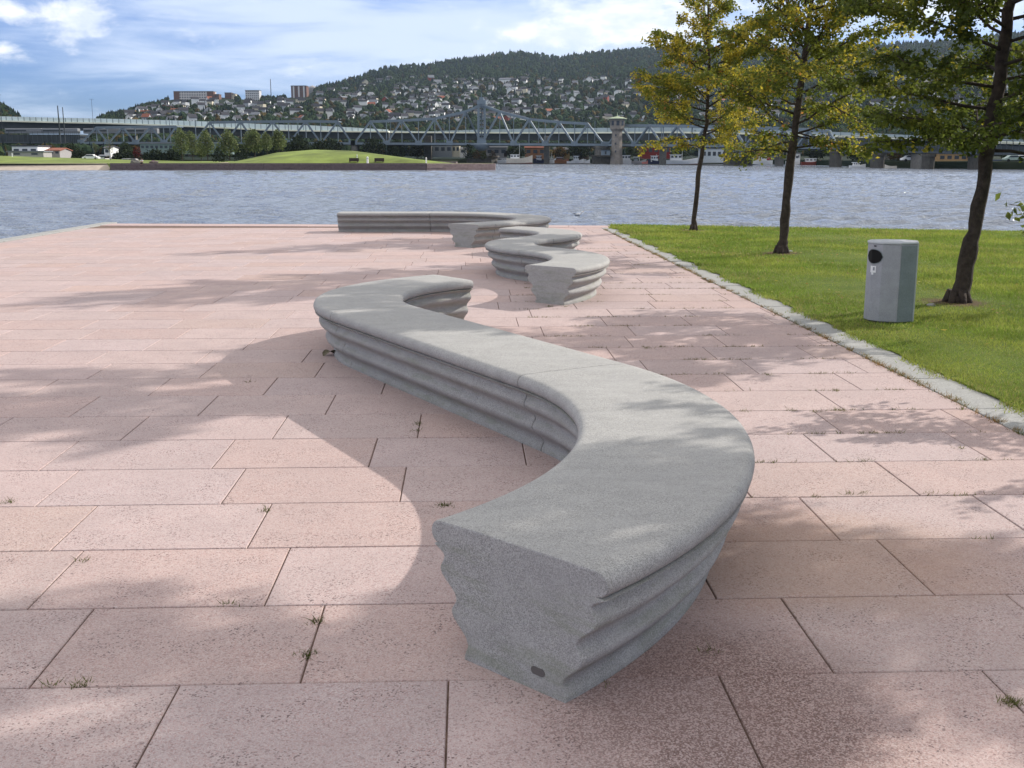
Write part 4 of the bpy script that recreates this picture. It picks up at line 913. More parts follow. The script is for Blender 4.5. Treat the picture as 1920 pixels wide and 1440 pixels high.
for si,sp in enumerate(spans):
    for off,front_ in ((0,True),(DW,False)):
        bmb=MB(); tmb=MB(); vs=[];ds=[]
        B_=[rel(bp(x,lerp(BB,x),off)) for x in sp['b']]; T_=[rel(bp(x,y,off)) for x,y in zip(sp['t'],sp['ty'])]
        if not front_:
            for q in B_+T_: pass
            B_=[Vector((q.x,q.y,r2.z)) for q,r2 in zip(B_,[rel(bp(x,lerp(BB,x),0)) for x in sp['b']])]; T_=[Vector((q.x,q.y,r2.z)) for q,r2 in zip(T_,[rel(bp(x,y,0)) for x,y in zip(sp['t'],sp['ty'])])]
        w=.54
        for a,b2 in zip(B_[:-1],B_[1:]): bmb.bar(a,b2,w*1.1,w*1.5)
        for a,b2 in zip(T_[:-1],T_[1:]): tmb.bar(a,b2,w*1.2,w*1.35)
        nodes=sorted([(x,'b',v) for x,v in zip(sp['b'],B_)]+[(x,'t',v) for x,v in zip(sp['t'],T_)],key=lambda q:q[0])
        dl=[]
        bi={x:v for x,v in zip(sp['b'],B_)}
        for (x0,k0,a),(x1,k1,b2) in zip(nodes[:-1],nodes[1:]):
            if k0!=k1 and x0!=x1: dl.append((a,b2))
        if si==2:
            # diagonals into the foot of the peak
            dl.append((B_[4],T_[3])); dl.append((B_[4],T_[5]))
        vl=[]
        for x,k_,v in nodes:
            if k_=='t':
                z=np.interp(x,sp['b'],[q.z for q in B_]); y=np.interp(x,sp['b'],[q.y for q in B_]); vl.append((v,Vector((v.x,v.y,z))))
            elif sp['t'][0]<x<sp['t'][-1]:
                z=np.interp(x,sp['t'],[q.z for q in T_]); vl.append((v,Vector((v.x,v.y,z))))
        if front_:
            bmb.build('bottom_chord',M['steel'],tr); tmb.build('top_chord',M['steel'],tr)
            for a,b2 in dl: MB().bar(a,b2,w,w*1.05).build('diagonal',M['steel'],tr)
            for a,b2 in vl: MB().bar(a,b2,w*.5,w*.5).build('vertical',M['steel'],tr)
            for q in B_: MB().box(q.x-1.3,q.x+1.3,q.y-.5,q.y-.3,q.z-.5,q.z+1.2).build('gusset_plate',M['steel'],tr)
        else:
            mb=MB(); mb.v=bmb.v+[]; mb.f=bmb.f+[]; mb.add(tmb.v,tmb.f)
            for a,b2 in dl: mb.bar(a,b2,w,w*1.05)
            for a,b2 in vl: mb.bar(a,b2,w*.45,w*.45)
            mb.build('rear_truss',M['steel'],tr)
    # deck between the planes with cross beams
    mb=MB()
    xs_=sp['b']; A=[rel(bp(x,lerp(BB,x)-1,.6)) for x in xs_]
    for a,b2 in zip(A[:-1],A[1:]):
        mb.add([(a.x,a.y,a.z-.9),(b2.x,b2.y,b2.z-.9),(b2.x,b2.y+DW-1,b2.z-.9),(a.x,a.y+DW-1,a.z-.9),(a.x,a.y,a.z+.4),(b2.x,b2.y,b2.z+.4),(b2.x,b2.y+DW-1,b2.z+.4),(a.x,a.y+DW-1,a.z+.4)],[(3,2,1,0),(4,5,6,7),(0,1,5,4),(1,2,6,5),(2,3,7,6),(3,0,4,7)])
    mb.build('deck',M['deck'],tr)
    mb=MB()
    for x,y in zip(sp['t'],sp['ty']):
        a=rel(bp(x,y)); mb.bar(a,a+Vector((0,DW,0)),.4)
    mb.build('cross_bracing',M['steel'],tr)
# railway overhead masts on the bridge
for x in (320,368,560,733,833,1010,1115,1240): 
    a=rel(bp(x,lerp(BB,x)-1,3)); MB().bar(a,a+Vector((0,0,8.6)),.22).build('overhead_mast',M['steel'],tr)
# peak mast over the middle pier: two legs, cross struts, small platform
a=rel(bp(903,269)); u=450/F
for off in (0,DW):
    for dx in (-6.2,6.2):
        MB().bar(a+Vector((dx*u,off,-1)),a+Vector((dx*u*.9,off,74*u)),.75 if not off else .5).build('peak_leg',M['steel'],tr)
mb=MB()
for z in range(6,72,7): mb.bar(a+Vector((-6*u,0,z*u)),a+Vector((6*u,0,(z+6)*u)),.28); mb.bar(a+Vector((6*u,0,z*u)),a+Vector((-6*u,0,(z+6)*u)),.28)
mb.build('peak_lattice',M['steel'],tr)
mb=MB(); mb.box(a.x-8*u,a.x+8*u,a.y-.6,a.y+DW+.6,a.z+70*u,a.z+77*u); mb.box(a.x-4*u,a.x+4*u,a.y,a.y+DW,a.z+77*u,a.z+82*u); mb.build('peak_head',M['steel'],tr)
MB().bar(a+Vector((0,0,82*u)),a+Vector((0,0,90*u)),.25).build('peak_pole',M['steel'],tr)
mb=MB(); mb.prism([(a.x-8.5*u,a.z-3*u),(a.x+8.5*u,a.z-3*u),(a.x+8.5*u,a.z+5*u),(a.x+4*u,a.z+9*u),(a.x-4*u,a.z+9*u),(a.x-8.5*u,a.z+5*u)],0,1); 
mb.v=[(x,a.y-.9+z*1.2,y) for x,y,z in mb.v]; mb.build('main_gusset',M['steel'],tr)
mb=MB(); mb.lathe([(1.2,-13*u),(2.6,-9*u),(3.4,-3*u),(3.4,0)],14,(a.x,a.y+1)); mb.v=[(x,y,z+a.z) for x,y,z in mb.v]; mb.build('pivot_bearing',M['steel'],tr,smooth=True)
def pier(px,wpx,ytop,m,depth=9,name='pier',oval=False,taper=1.1,par=tr,T=T0):
    Y=bd(px); a=at(px,ytop,Y); w=wpx/F*Y; z1=a.z-T.z; z0=WZ-2-T.z; x=a.x-T.x; y=Y-T.y; mb=MB(); n=14
    v=[]
    for zz,s in ((z0,taper),(z0+ (z1-z0)*.3,1.0),(z1-.6,1.0),(z1-.6,1.12),(z1,1.12)):
        for k_ in range(n):
            t_=2*pi*k_/n; cx=cos(t_);cy=sin(t_); e=.5 if not oval else 1
            v.append((x+math.copysign(abs(cx)**e,cx)*w/2*s,y+depth/2+math.copysign(abs(cy)**e,cy)*depth/2*s,zz))
    f=[(i*n+k_,i*n+(k_+1)%n,(i+1)*n+(k_+1)%n,(i+1)*n+k_) for i in range(4) for k_ in range(n)]+[tuple(range(n))[::-1],tuple(4*n+k_ for k_ in range(n))]
    mb.add(v,f); return mb.build(name,m,par,smooth=False)
pier(663,13,268,M['pier'],9); pier(353,8,268,M['pierdark']); pier(430,6,268,M['pierdark'])
pier(1138,50,291,M['pierdark'],14,taper=1.03); pier(1130,26,274,M['pier'],9); pier(1392,48,277,M['pierdark'],12); 
pier(903,58,292,M['pierdark'],16,taper=1.02,oval=True)
# girder approaches of the same railway line
def approach(name,label,segs,piers,ytop,ybot,parapet=None,off=0):
    x0=segs[0]; r=empty(name,tuple(bp(x0,ybot(x0),off))); tag(r,label,'bridge'); T=r.location.copy()
    for a,b2 in zip(segs[:-1],segs[1:]):
        p0=bp(a,ybot(a),off)-T; p1=bp(b2,ybot(b2),off)-T; q0=bp(a,ytop(a),off)-T; q1=bp(b2,ytop(b2),off)-T; D=8
        mb=MB(); mb.add([p0,p1,p1+Vector((0,D,0)),p0+Vector((0,D,0)),q0,q1,q1+Vector((0,D,0)),q0+Vector((0,D,0))],[(3,2,1,0),(4,5,6,7),(0,1,5,4),(1,2,6,5),(2,3,7,6),(3,0,4,7)])
        mb.build('girder',M['girder'],r)
        mb=MB(); n=9
        for i in range(n):
            f=(i+.5)/n; pa=p0.lerp(p1,f); qa=q0.lerp(q1,f); mb.box(pa.x-.1,pa.x+.1,pa.y-.25,pa.y,pa.z,qa.z)
        mb.add([p0+Vector((0,-.4,0)),p1+Vector((0,-.4,0)),p1,p0,p0+Vector((0,-.4,.45)),p1+Vector((0,-.4,.45)),p1+Vector((0,0,.45)),p0+Vector((0,0,.45))],[(3,2,1,0),(4,5,6,7),(0,1,5,4),(1,2,6,5),(2,3,7,6),(3,0,4,7)])
        mb.build('stiffeners',M['steelish'],r)
        mb=MB(); 
        for i in range(8):
            f=i/8; qa=q0.lerp(q1,f); mb.bar(qa+Vector((0,.3,0)),qa+Vector((0,.3,1.1)),.1)
        mb.bar(q0+Vector((0,.3,1.1)),q1+Vector((0,.3,1.1)),.12); mb.bar(q0+Vector((0,.3,.6)),q1+Vector((0,.3,.6)),.08); mb.build('railing',M['steelish'],r)
    for px,w in piers: pier(px,w,ybot(px)+1,M['pier'] if w<12 else M['pierdark'],7,par=r,T=T)
    return r
M['steelish']=mat('weathered_girder_trim',(.07,.085,.095),.7)
approach('girder_bridge','dark plate girder approach span at the far left on thick piers',[-160,-60,40,120,150],[(44,12),(120,14)],lambda x:252,lambda x:lerp([(-160,266),(150,270)],x))
approach('girder_bridge','dark plate girder bridge on piers behind the right hand lawn trees',[1572,1650,1735,1830,1925,2100],[(1575,14),(1655,13),(1731,7),(1748,17),(1845,14),(1990,14)],lambda x:lerp([(1572,263),(1920,275)],x),lambda x:lerp([(1572,281),(1640,285.5),(1760,288),(1920,291)],x))
# grey train standing on the left approach
tn=empty('train',tuple(bp(80,250,12))); tag(tn,'long grey train on the bridge at the far left under the pale barrier','train'); T=tn.location.copy()
for i,(xa,xb) in enumerate(((9,78),(79,146),(156,225),(226,295))):
    pa=bp(xa,250.5,12)-T; pb=bp(xb,250.5,12)-T; mb=MB(); h=1.95
    mb.add([pa,pb,pb+Vector((0,2.8,0)),pa+Vector((0,2.8,0)),pa+Vector((0,0,h)),pb+Vector((0,0,h)),pb+Vector((0,2.8,h)),pa+Vector((0,2.8,h))],[(3,2,1,0),(4,5,6,7),(0,1,5,4),(1,2,6,5),(2,3,7,6),(3,0,4,7)])
    mb.build('carriage',mat('train_grey',(.22,.23,.24),.5),tn,bevel=.2)
    mb=MB(); mb.add([pa+Vector((.4,-.03,.8)),pb+Vector((-.4,-.03,.8)),pb+Vector((-.4,-.03,1.35)),pa+Vector((.4,-.03,1.35))],[(0,1,2,3)]); mb.build('window_band',M['girder'],tn)
# motorway bridge behind: pale noise barrier over a dark box girder
MBR=[(-160,211,223,12),(0,218,228,12),(100,220.5,230.5,12),(200,222.5,232.5,12),(300,225,236,12),(400,228,240,12),(500,233,245,12),(580,235,246.5,12),(660,239,248,12),(728,243,248,12)]
MBR2=[(700,244,249),(800,246.5,249.5),(880,243.5,250),(1000,241,250.5),(1160,239.5,250),(1260,239,249.5),(1400,242,252),(1520,246,256),(1640,250,259),(1780,257,266),(1920,262,271),(2300,276,286)]
def motorway(name,label,pts,off,dy=16,Hh=12):
    r=empty(name,tuple(at(pts[0][0],pts[0][2],bd(pts[0][0])+off))); tag(r,label,'bridge'); T=r.location.copy(); nn=0
    for a,b2 in zip(pts[:-1],pts[1:]):
        A0=at(a[0],a[1],bd(a[0])+off)-T;A1=at(a[0],a[2],bd(a[0])+off)-T;B0=at(b2[0],b2[1],bd(b2[0])+off)-T;B1=at(b2[0],b2[2],bd(b2[0])+off)-T
        def slab(a0,a1,b0,b1,d,nm,m,oy=0):
            o_=Vector((0,oy,0)); D=Vector((0,d,0)); mb=MB(); mb.add([a1+o_,b1+o_,b1+o_+D,a1+o_+D,a0+o_,b0+o_,b0+o_+D,a0+o_+D],[(3,2,1,0),(4,5,6,7),(0,1,5,4),(1,2,6,5),(2,3,7,6),(3,0,4,7)]); mb.build(nm,m,r)
        e=Vector((0,0,.55)); slab(A0,A1+e,B0,B1+e,.15,'noise_barrier',M['barrier'] if off<30 else M['barrier_grey'])
        slab(A1+e,A1,B1+e,B1,dy,'edge_beam',M['barrier_edge'],-.35)
        slab(A1,A1-Vector((0,0,2.6)),B1,B1-Vector((0,0,2.6)),dy-3,'box_girder',M['girder'],1.2)  # concrete in shadow, the shade put into the dark steel colour
        mb=MB(); k_=max(2,round((b2[0]-a[0])/(11. if off<30 else 19.)))
        for i in range(k_):
            f=i/k_; p0=A0.lerp(B0,f); p1=A1.lerp(B1,f); MB().box(p0.x-.08,p0.x+.08,p0.y-.12,p0.y,p1.z+.5,p0.z).build('barrier_post',M['barrier_post'],r)
    return r,T
r1,T1=motorway('motorway_bridge','pale mint noise barrier and dark girder of the road bridge sloping down from the left',MBR,26)
for px in (-60,60,250,470,690): 
    Y=bd(px)+36; z=at(px,245,Y).z-T1.z; MB().box(gx(px,Y)-T1.x-1,gx(px,Y)-T1.x+1,Y-T1.y-2,Y-T1.y+4,-8,z-2).build('pier',M['pier'],r1)
r2,T2=motorway('motorway_bridge','longer road bridge running behind the truss bridge to the right border',MBR2,34)
for px in (803,1025,1243,1462,1668,1840):
    Y=bd(px)+12 if px in(803,1025,1243,1462) else bd(px)+38; yb=252; z=at(px,lerp([(700,252),(1400,254),(1920,274)],px),Y).z-T2.z; w=(5.0 if px!=803 else 6.5)/F*Y
    MB().box(gx(px,Y)-T2.x-w,gx(px,Y)-T2.x+w,Y-T2.y-2,Y-T2.y+3,WZ-2-T2.z,z-.5).build('pier',M['pierdark'] if px==803 else M['pier'],r2,bevel=.2)
# watchtower
tw=empty('watchtower',tuple(at(1156,305,413))); tw.location.z=WZ; tag(tw,'slender grey watchtower with overhanging green roof, right of the bridge peak','tower'); u=413/F
a=dict(); 
def oct_(r0,r1,z0,z1,nm,m): 
    mb=MB(); mb.lathe([(r0,z0),(r1,z1)],8); o=mb.build(nm,m,tw); o.rotation_euler=(0,0,pi/8); return o
zt=lambda y: (305-y)*u-.0
oct_(13*u,11.2*u,-2,zt(290),'plinth',M['tower']); oct_(10.6*u,9.6*u,zt(290),zt(246),'shaft',M['tower']); oct_(10.2*u,14*u,zt(246),zt(242),'corbel',M['tower']); oct_(13.6*u,13.6*u,zt(242),zt(224.5),'cabin',M['tower'])
mb=MB(); mb.lathe([(18*u,zt(224.5)),(18*u,zt(223.6)),(9*u,zt(221)),(1*u,zt(219.5)),(.4*u,zt(213))],16); mb.build('roof',M['towertop'],tw)
for k_ in range(8):
    t_=pi/8+k_*pi/4+pi/8; c=cos(t_)*12.7*u; s=sin(t_)*12.7*u; Mx=Matrix.Translation((c,s,zt(236)))@Matrix.Rotation(t_,4,'Z'); mb=MB(); mb.box(-.06,.12,-2.6*u,2.6*u,0,8*u,Mx); mb.build('window',winm,tw)
for z in (255,270,284):
    mb=MB(); mb.box(-4.4*u,-2.*u,-10.2*u,-9*u,zt(z),zt(z)+3.4*u); mb.build('window',winm,tw)
# steel hut and stair beside the tower on the pier
hu=empty('pier_hut',(gx(1136,410),410,at(1136,291,410).z)); tag(hu,'small blue-grey hut on the stone pier left of the watchtower','hut')
MB().box(-15*u/2,15*u/2,0,4,0,9*u).build('wall',M['steel'],hu); MB().box(-17*u/2,17*u/2,-.4,4.4,9*u,10*u).build('roof',M['girder'],hu); MB().box(-2*u,1*u,-.1,.05,.3,7*u).build('door',M['girder'],hu)
hu=empty('pier_hut',(gx(1382,343),343,at(1382,290,343).z)); tag(hu,'blue-grey hut on the low pier behind the trunk of the golden tree','hut'); u2=343/F
MB().box(-14*u2,14*u2,0,3,-4*u2,11*u2).build('wall',M['steel'],hu); MB().box(-15*u2,15*u2,-.3,3.3,11*u2,12*u2).build('roof',M['girder'],hu)
# bushes on the middle pier
for i,(px,yt,w,pal,lb) in enumerate([(878,270,22,HG,'large dark bush on the left edge of the middle pier'),(893,283,16,[(.10,.045,.02),(.05,.05,.02)],'brown and orange bush beside the pivot of the middle pier'),(907,283,12,[(.08,.09,.03),(.05,.06,.02)],'small green bush in the middle of the middle pier'),(924,283,14,[(.09,.05,.03),(.04,.05,.02)],'reddish bush on the right edge of the middle pier')]):
    smalltree('pier_bush',lb,'bush',px,297,yt,446,w,pal,'bush',700,seed=50+i,trunk=False)

# ------------------------------------------------------------------ shore buildings
def shed(name,label,cat,px0,px1,ybase,yeave,Y,wallm,roofm,rise=3,depth=9,nw=0,door=False,flat=False,zb=None,group=None):
    a=at((px0+px1)/2,ybase,Y); w=(px1-px0)/F*Y; z0=a.z if zb is None else zb; h=at(px0,yeave,Y).z-z0; rr=rise/F*Y; r=empty(name,(a.x,Y,z0)); tag(r,label,cat,group)
    mb=MB(); mb.box(-w/2,w/2,0,depth,-1,h)
    if not flat: mb.add([(-w/2,0,h),(-w/2,depth,h),(-w/2,depth/2,h+rr-.1),(w/2,0,h),(w/2,depth,h),(w/2,depth/2,h+rr-.1)],[(0,2,1),(3,4,5)])
    mb.build('wall',wallm,r); mb=MB(); o=.35
    if flat: mb.box(-w/2-o,w/2+o,-o,depth+o,h+.003,h+.35)
    else:
        v=[]
        for x in (-w/2-o,w/2+o): v+=[(x,-o,h-.1),(x,depth/2,h+rr),(x,depth+o,h-.1),(x,-o,h-.35),(x,depth/2,h+rr-.25),(x,depth+o,h-.35)]
        mb.add(v,[(0,6,7,1),(1,7,8,2),(3,4,10,9),(4,5,11,10),(0,1,4,3),(1,2,5,4),(6,9,10,7),(7,10,11,8),(0,3,9,6),(2,8,11,5)])
    mb.build('roof',roofm,r)
    for i in range(nw):
        x=-w/2+w*(i+.5)/nw; wd=min(.9,w/nw*.3); f_=MB().box(x-wd,x+wd,-.08,.02,h*.38,h*.74).build('window',winm,r)
    if door: MB().box(w*.36,w*.36+1.4,-.07,.02,0,h*.62).build('door',M['dark'],r)
    return r
gm=mat('grey_cladding',(.26,.28,.29),.8); 
shed('white_building','white flat shed behind the girder pier at the far left','building',24,71,292,274.5,330,M['white'],rm['dark'],0,9,3,flat=True)
shed('low_building','low pale building with an orange roof, left of the second pier','building',82,112,292,281,335,pg,rm['red tiled'],4,9,3)
shed('low_building','pale grey wall of sheds along the lawn behind the first pier','building',16,81,293,285,326,pg,rm['grey'],1,6,2,flat=True)
shed('white_house','narrow white house behind the saplings','house',196,206,292,276,345,M['white'],rm['dark'],3,8,1)
shed('white_house','small white kiosk at the back of the left lawn','kiosk',187,197,297,291,300,M['white'],rm['grey'],1,3,1,door=True)
shed('glass_hall','pale greenish low hall behind the hedges and first willows','building',265,420,283,269.5,352,mat('green_grey_cladding',(.17,.23,.22),.6),rm['grey'],1,12,18,flat=True)
shed('warehouse','grey warehouse under the bridge left of the beige block','building',803,847,290,271,466,gm,rm['grey'],1,12,4,flat=True)
shed('warehouse','tall beige block left of the middle pier','building',848,861.5,290,271,468,wm['cream'],rm['grey'],1,12,2,flat=True)
shed('warehouse','small white workshop between the beige block and the middle pier','building',862,874,291,278,470,M['white'],rm['grey'],2,8,1)
shed('boat_house','pale boat house right of the middle pier','boat house',912,950,294,276,490,pg,rm['grey'],4,10,3,door=True)
shed('boat_house','wooden boat house behind the moored trawler','boat house',985,1022,294,276,500,mat('tan_wood',(.30,.15,.08),.8),rm['red tiled'],4,10,3)
shed('boat_house','ochre house between the two slim piers','boat house',1040,1068,294,280,500,wm['ochre'],rm['dark'],4,10,2)
shed('boat_house','dark brown shed left of the watchtower','boat house',1082,1104,294,278,495,wm['brown'],rm['dark'],3,8,2)
shed('red_building','dark red warehouse behind the boats right of the watchtower','building',1204,1256,293,272,455,mat('red_paint',(.20,.025,.022),.8),rm['dark'],3,10,5)
shed('white_building','white boat shop with windows behind the golden tree trunk','building',1316,1362,300,279,418,mat('pale_blue_white',(.55,.60,.62),.7),rm['grey'],3,8,5,flat=True)
shed('red_building','small red cabin left of the slim pier behind the middle tree','building',1425,1445,299,283,405,mat('red_paint_two',(.30,.03,.03),.8),rm['dark'],2,6,1)
shed('kiosk','white cabin behind the trunk of the middle tree','building',1482,1500,300,288,390,M['white'],rm['grey'],1,5,2,flat=True)
shed('yellow_building','ochre yellow house between the thick pier and the big trunk','building',1760,1826,305,287,262,mat('ochre_wall',(.42,.27,.13),.8),rm['dark'],3,8,5,flat=True)
shed('blue_shed','bright blue shed on the right bank','shed',1866,1888,309,302,262,mat('blue_paint',(.03,.07,.26),.6),mat('blue_roof',(.03,.06,.2),.6),2,4,1)
# trees on the far shore
SH=[(.035,.05,.02),(.05,.065,.025),(.025,.04,.02)]; BR=[(.14,.07,.02),(.09,.06,.02),(.06,.06,.02)]; 
i=0
for px,yt,w,pal,lb in [(60,272,26,SH,'dark tree above the sheds at the far left'),(135,270,30,SH,'dark tree behind the second pier at the far left'),(236,268,26,SH,'dark tree left of the greenish hall'),(440,262,34,SH,'dark tree behind the broad willow'),(520,262,30,HG,'dark tree behind the last willow'),(560,256,46,HG,'dark tree just left of the mound crest under the truss'),(622,262,46,HG,'dark tree right of the mound crest'),(700,262,46,HG,'dark tree right of the grey bridge pier'),(745,264,40,SH,'dark tree in the gap over the inner bank'),(782,266,34,HG,'dark tree left of the dark slim pier'),(966,274,34,SH,'green tree behind the trawler mast'),(1003,274,22,BR,'rusty brown tree left of the first slim pier'),(1050,276,26,BR,'orange brown tree right of the first slim pier'),(1088,268,44,HG,'dark wide tree left of the tower pier'),(1182,272,20,SH,'green tree just right of the watchtower'),(1275,272,30,SH,'dark tree behind the wheelhouse of the large boat'),(1405,276,24,SH,'dark tree behind the low hut pier'),(1530,272,40,HG,'dark tree beyond the hanging gold branch'),(1610,280,40,SH,'green tree behind the motor cruiser'),(1690,281,44,BR,'russet tree between the two right piers'),(1715,279,40,SH,'green tree left of the ochre house'),(1822,282,40,HG,'dark tree behind the thick trunk on the right bank'),(1900,284,40,SH,'green tree at the right border of the far bank')]:
    Y=front(px)+18; smalltree('shore_tree',lb,'tree',px,302,yt,Y,w,pal,'round',1100,'trees along the far shore',seed=60+i,zb=.3); i+=1
far_bank=mat('bank_grass',(.10,.13,.04),.95,.3,.3,world=True)
# ------------------------------------------------------------------ boats
def boat(name,label,px0,px1,ydeck,Y,hullm,stripe=None,cabin=None,mast=0,bow=1,cab=(.35,.65,.6),beam=.28,sheer=.35,group='boats moored along the far shore',cabm=None,cat='boat'):
    cx=gx((px0+px1)/2,Y); Ln=(px1-px0)/F*Y; hd=max(.45,(at(px0,ydeck,Y).z-WZ)*.62); r=empty(name,(cx,Y,WZ)); tag(r,label,cat,group); B_=Ln*beam
    n=12; V=[];Fc=[]; m_=5
    for i in range(n+1):
        f=i/n; x=(-.5+f)*Ln*bow; wd=B_/2*(1-(max(0,f-.45)/.55)**2.2)*(.8+.2*min(1,f*4)); sh=hd*(1+sheer*2.2*(max(0,f-.35)/.65)**2+.10*(1-f)**2); keel=-.4
        for k_ in range(m_):
            g_=k_/(m_-1); V.append((x*(1+.0*g_),-wd*(.35+.65*g_**.6),keel+(sh-keel)*g_))
        for k_ in range(m_):
            g_=1-k_/(m_-1); V.append((x,wd*(.35+.65*g_**.6),keel+(sh-keel)*g_))
    c=2*m_
    for i in range(n):
        for k_ in range(c): Fc.append((i*c+k_,(i+1)*c+k_,(i+1)*c+(k_+1)%c,i*c+(k_+1)%c))
    Fc+=[tuple(range(c)),tuple(n*c+k_ for k_ in range(c))[::-1]]
    me=bpy.data.meshes.new('hull'); me.from_pydata(V,[],Fc); me.materials.append(hullm); link('hull',me,r)
    if stripe:
        V2=[(x,y*1.02,min(z,.42)) for x,y,z in V]; idx=[]; me=bpy.data.meshes.new('boot_stripe')
        f2=[(i*c+k_,(i+1)*c+k_,(i+1)*c+k_+1,i*c+k_+1) for i in range(n) for k_ in (0,c-2)]+[(i*c,(i+1)*c,(i+1)*c+1,i*c+1) for i in range(0)]
        me.from_pydata(V2,[],f2); me.materials.append(stripe); link('boot_stripe',me,r)
    if cabin:
        x0=(-.5+cab[0])*Ln*bow; x1=(-.5+cab[1])*Ln*bow; x0,x1=min(x0,x1),max(x0,x1); ch=cab[2]/F*Y
        mb=MB(); mb.add([(x0,-B_*.3,hd*.8),(x1,-B_*.3,hd*.8),(x1,B_*.3,hd*.8),(x0,B_*.3,hd*.8),(x0+.1,-B_*.27,hd+ch),(x1-.25*ch*.5,-B_*.27,hd+ch),(x1-.25*ch*.5,B_*.27,hd+ch),(x0+.1,B_*.27,hd+ch)],[(3,2,1,0),(4,5,6,7),(0,1,5,4),(1,2,6,5),(2,3,7,6),(3,0,4,7)]); cb=mb.build('cabin',cabm or M['white'],r)
        MB().box(x0-.2,x1+.1,-B_*.32,B_*.32,hd+ch,hd+ch+.15).build('cabin_roof',M['white'],r)
        k_=3
        for i in range(k_):
            xx=x0+(x1-x0)*(i+.5)/k_; q=(x1-x0)/k_*.3; MB().box(xx-q,xx+q,-B_*.3-.03,-B_*.27,hd+ch*.5,hd+ch*.85).build('window',winm,cb)
    if mast:
        h=mast/F*Y; MB().tube([(0,0,hd*.8),(0,0,hd+h)],[.10,.05],6).build('mast',M['dark'] if cat=='x' else M['white'],r)
        mb=MB(); mb.bar((0,0,hd+h*.9),(Ln*.42*bow,0,hd*1.3),.05); mb.bar((0,0,hd+h*.9),(-Ln*.42*bow,0,hd*1.1),.05); mb.build('rigging',M['grey'],r)
    return r
navy=mat('navy_hull',(.02,.025,.07),.4); rust=mat('red_oxide',(.25,.05,.035),.6); wood=mat('varnished_wood',(.32,.13,.05),.4); creamh=mat('cream_hull',(.66,.60,.50),.5)
boat('fishing_boat','white wooden trawler with a tall mast and red waterline, right of the middle pier',950,998,292,440,creamh,rust,True,26,1,(.15,.5,7))
boat('motor_boat','low white boat astern of the trawler, beside the middle pier',933,962,297,455,M['white'],navy,True,0,1,(.2,.55,3))
boat('motor_boat','white cabin cruiser with navy hull left of the first slim pier',1001,1022,297,450,navy,None,True,9,-1,(.3,.8,8))
boat('sailing_boat','pale boat with a short white mast right behind the first slim pier',1026,1042,297,452,M['white'],navy,True,14,1,(.3,.7,3))
boat('wooden_boat','varnished orange brown wooden boat near the slim pier',1040,1066,297,446,wood,None,True,5,1,(.15,.6,5),cabm=wood)
boat('motor_boat','small white dinghy to the right of the varnished boat',1063,1078,300,440,M['white'],navy,None,0,1)
boat('motor_boat','boxy white cabin boat left of the tower pier',1072,1094,298,445,M['white'],navy,True,4,1,(.15,.62,8))
boat('motor_boat','low white boat between the boxy cabin boat and the tower pier',1088,1106,299,446,M['white'],navy,True,0,1,(.3,.6,2.5))
boat('covered_boat','boat under a rounded white cover, right of the watchtower',1163,1184,297,420,M['white'],rust,True,0,-1,(.1,.85,9))
boat('workboat','grey steel workboat beside the slim pier right of the watchtower',1186,1212,299,425,pg,navy,True,10,1,(.1,.4,7),cabm=gm)
boat('small_boat','small salmon pink dinghy between the workboat and the dark hull',1204,1215,301,405,mat('salmon',(.62,.22,.18),.6),None,None,0,1)
boat('fishing_boat','dark hulled fishing boat with white wheelhouse before the red warehouse',1216,1246,298.5,415,navy,None,True,12,-1,(.4,.85,9))
boat('fishing_boat','large white fishing boat with wheelhouse and red bottom right of the slim pier',1250,1308,296.5,402,M['white'],rust,True,22,1,(.12,.48,10))
boat('fishing_boat','white boat with pointed bow partly hidden right of the low hut pier',1412,1448,297,375,M['white'],navy,True,14,-1,(.3,.7,8))
boat('covered_boat','boat under a white hooped canopy behind the middle tree trunk',1474,1500,299,372,M['white'],navy,True,0,1,(.1,.9,12))
boat('fishing_boat','white boat with a red hull right of the middle tree trunk',1503,1540,300.5,360,rust,None,True,6,1,(.2,.75,6))
boat('motor_cruiser','sleek white motor cruiser beside the right girder piers',1594,1624,308,272,M['white'],navy,True,0,1,(.2,.62,5))
boat('rowing_boat','small upturned pale boat on the bank between the right piers',1660,1682,309,258,creamh,rust,None,0,-1)
# cars on the far banks
def car(px,ybase,Y,label,m,dz=None):
    a=at(px,ybase,Y); r=empty('parked_car',(a.x,Y,a.z if dz is None else dz)); tag(r,label,'car','cars parked on the far banks')
    prof=[(-2.1,.35),(-2.1,.8),(-1.5,.95),(-.9,1.42),(.7,1.45),(1.3,.98),(2.0,.85),(2.15,.4)]
    mb=MB(); n=len(prof); v=[(x,-.85,z) for x,z in prof]+[(x,.85,z) for x,z in prof]; mb.add(v,[tuple(range(n)),tuple(range(n,2*n))[::-1]]+[(i,n+i,n+(i+1)%n,(i+1)%n) for i in range(n)]); mb.build('body',m,r,bevel=.08)
    mb=MB(); mb.add([(-1.3,-.87,1.0),(1.1,-.87,1.0),(.65,-.87,1.36),(-.85,-.87,1.36)],[(0,1,2,3)]); mb.build('window',winm,r)
    for x in (-1.3,1.35):
        mb=MB(); mb.tube([(x,-.9,.33),(x,-.6,.33)],.33,12); mb.build('wheel',M['black'],r)
car(171,297,292,'white car roof showing behind the left lawn',M['white'],.75)
car(238,297,292,'white van like car before the hedge left of the seated person',M['white'],-.3)
car(250,297.5,290,'silver grey car before the hedge, behind the seated person',pg,-.3)
car(640,290,470,'silver car parked behind the right slope of the mound',pg,.6); car(672,291,470,'dark grey car beside the bridge pier behind the mound',gm,.6)
car(700,292,470,'light car parked right of the bridge pier behind the mound',M['white'],.6)
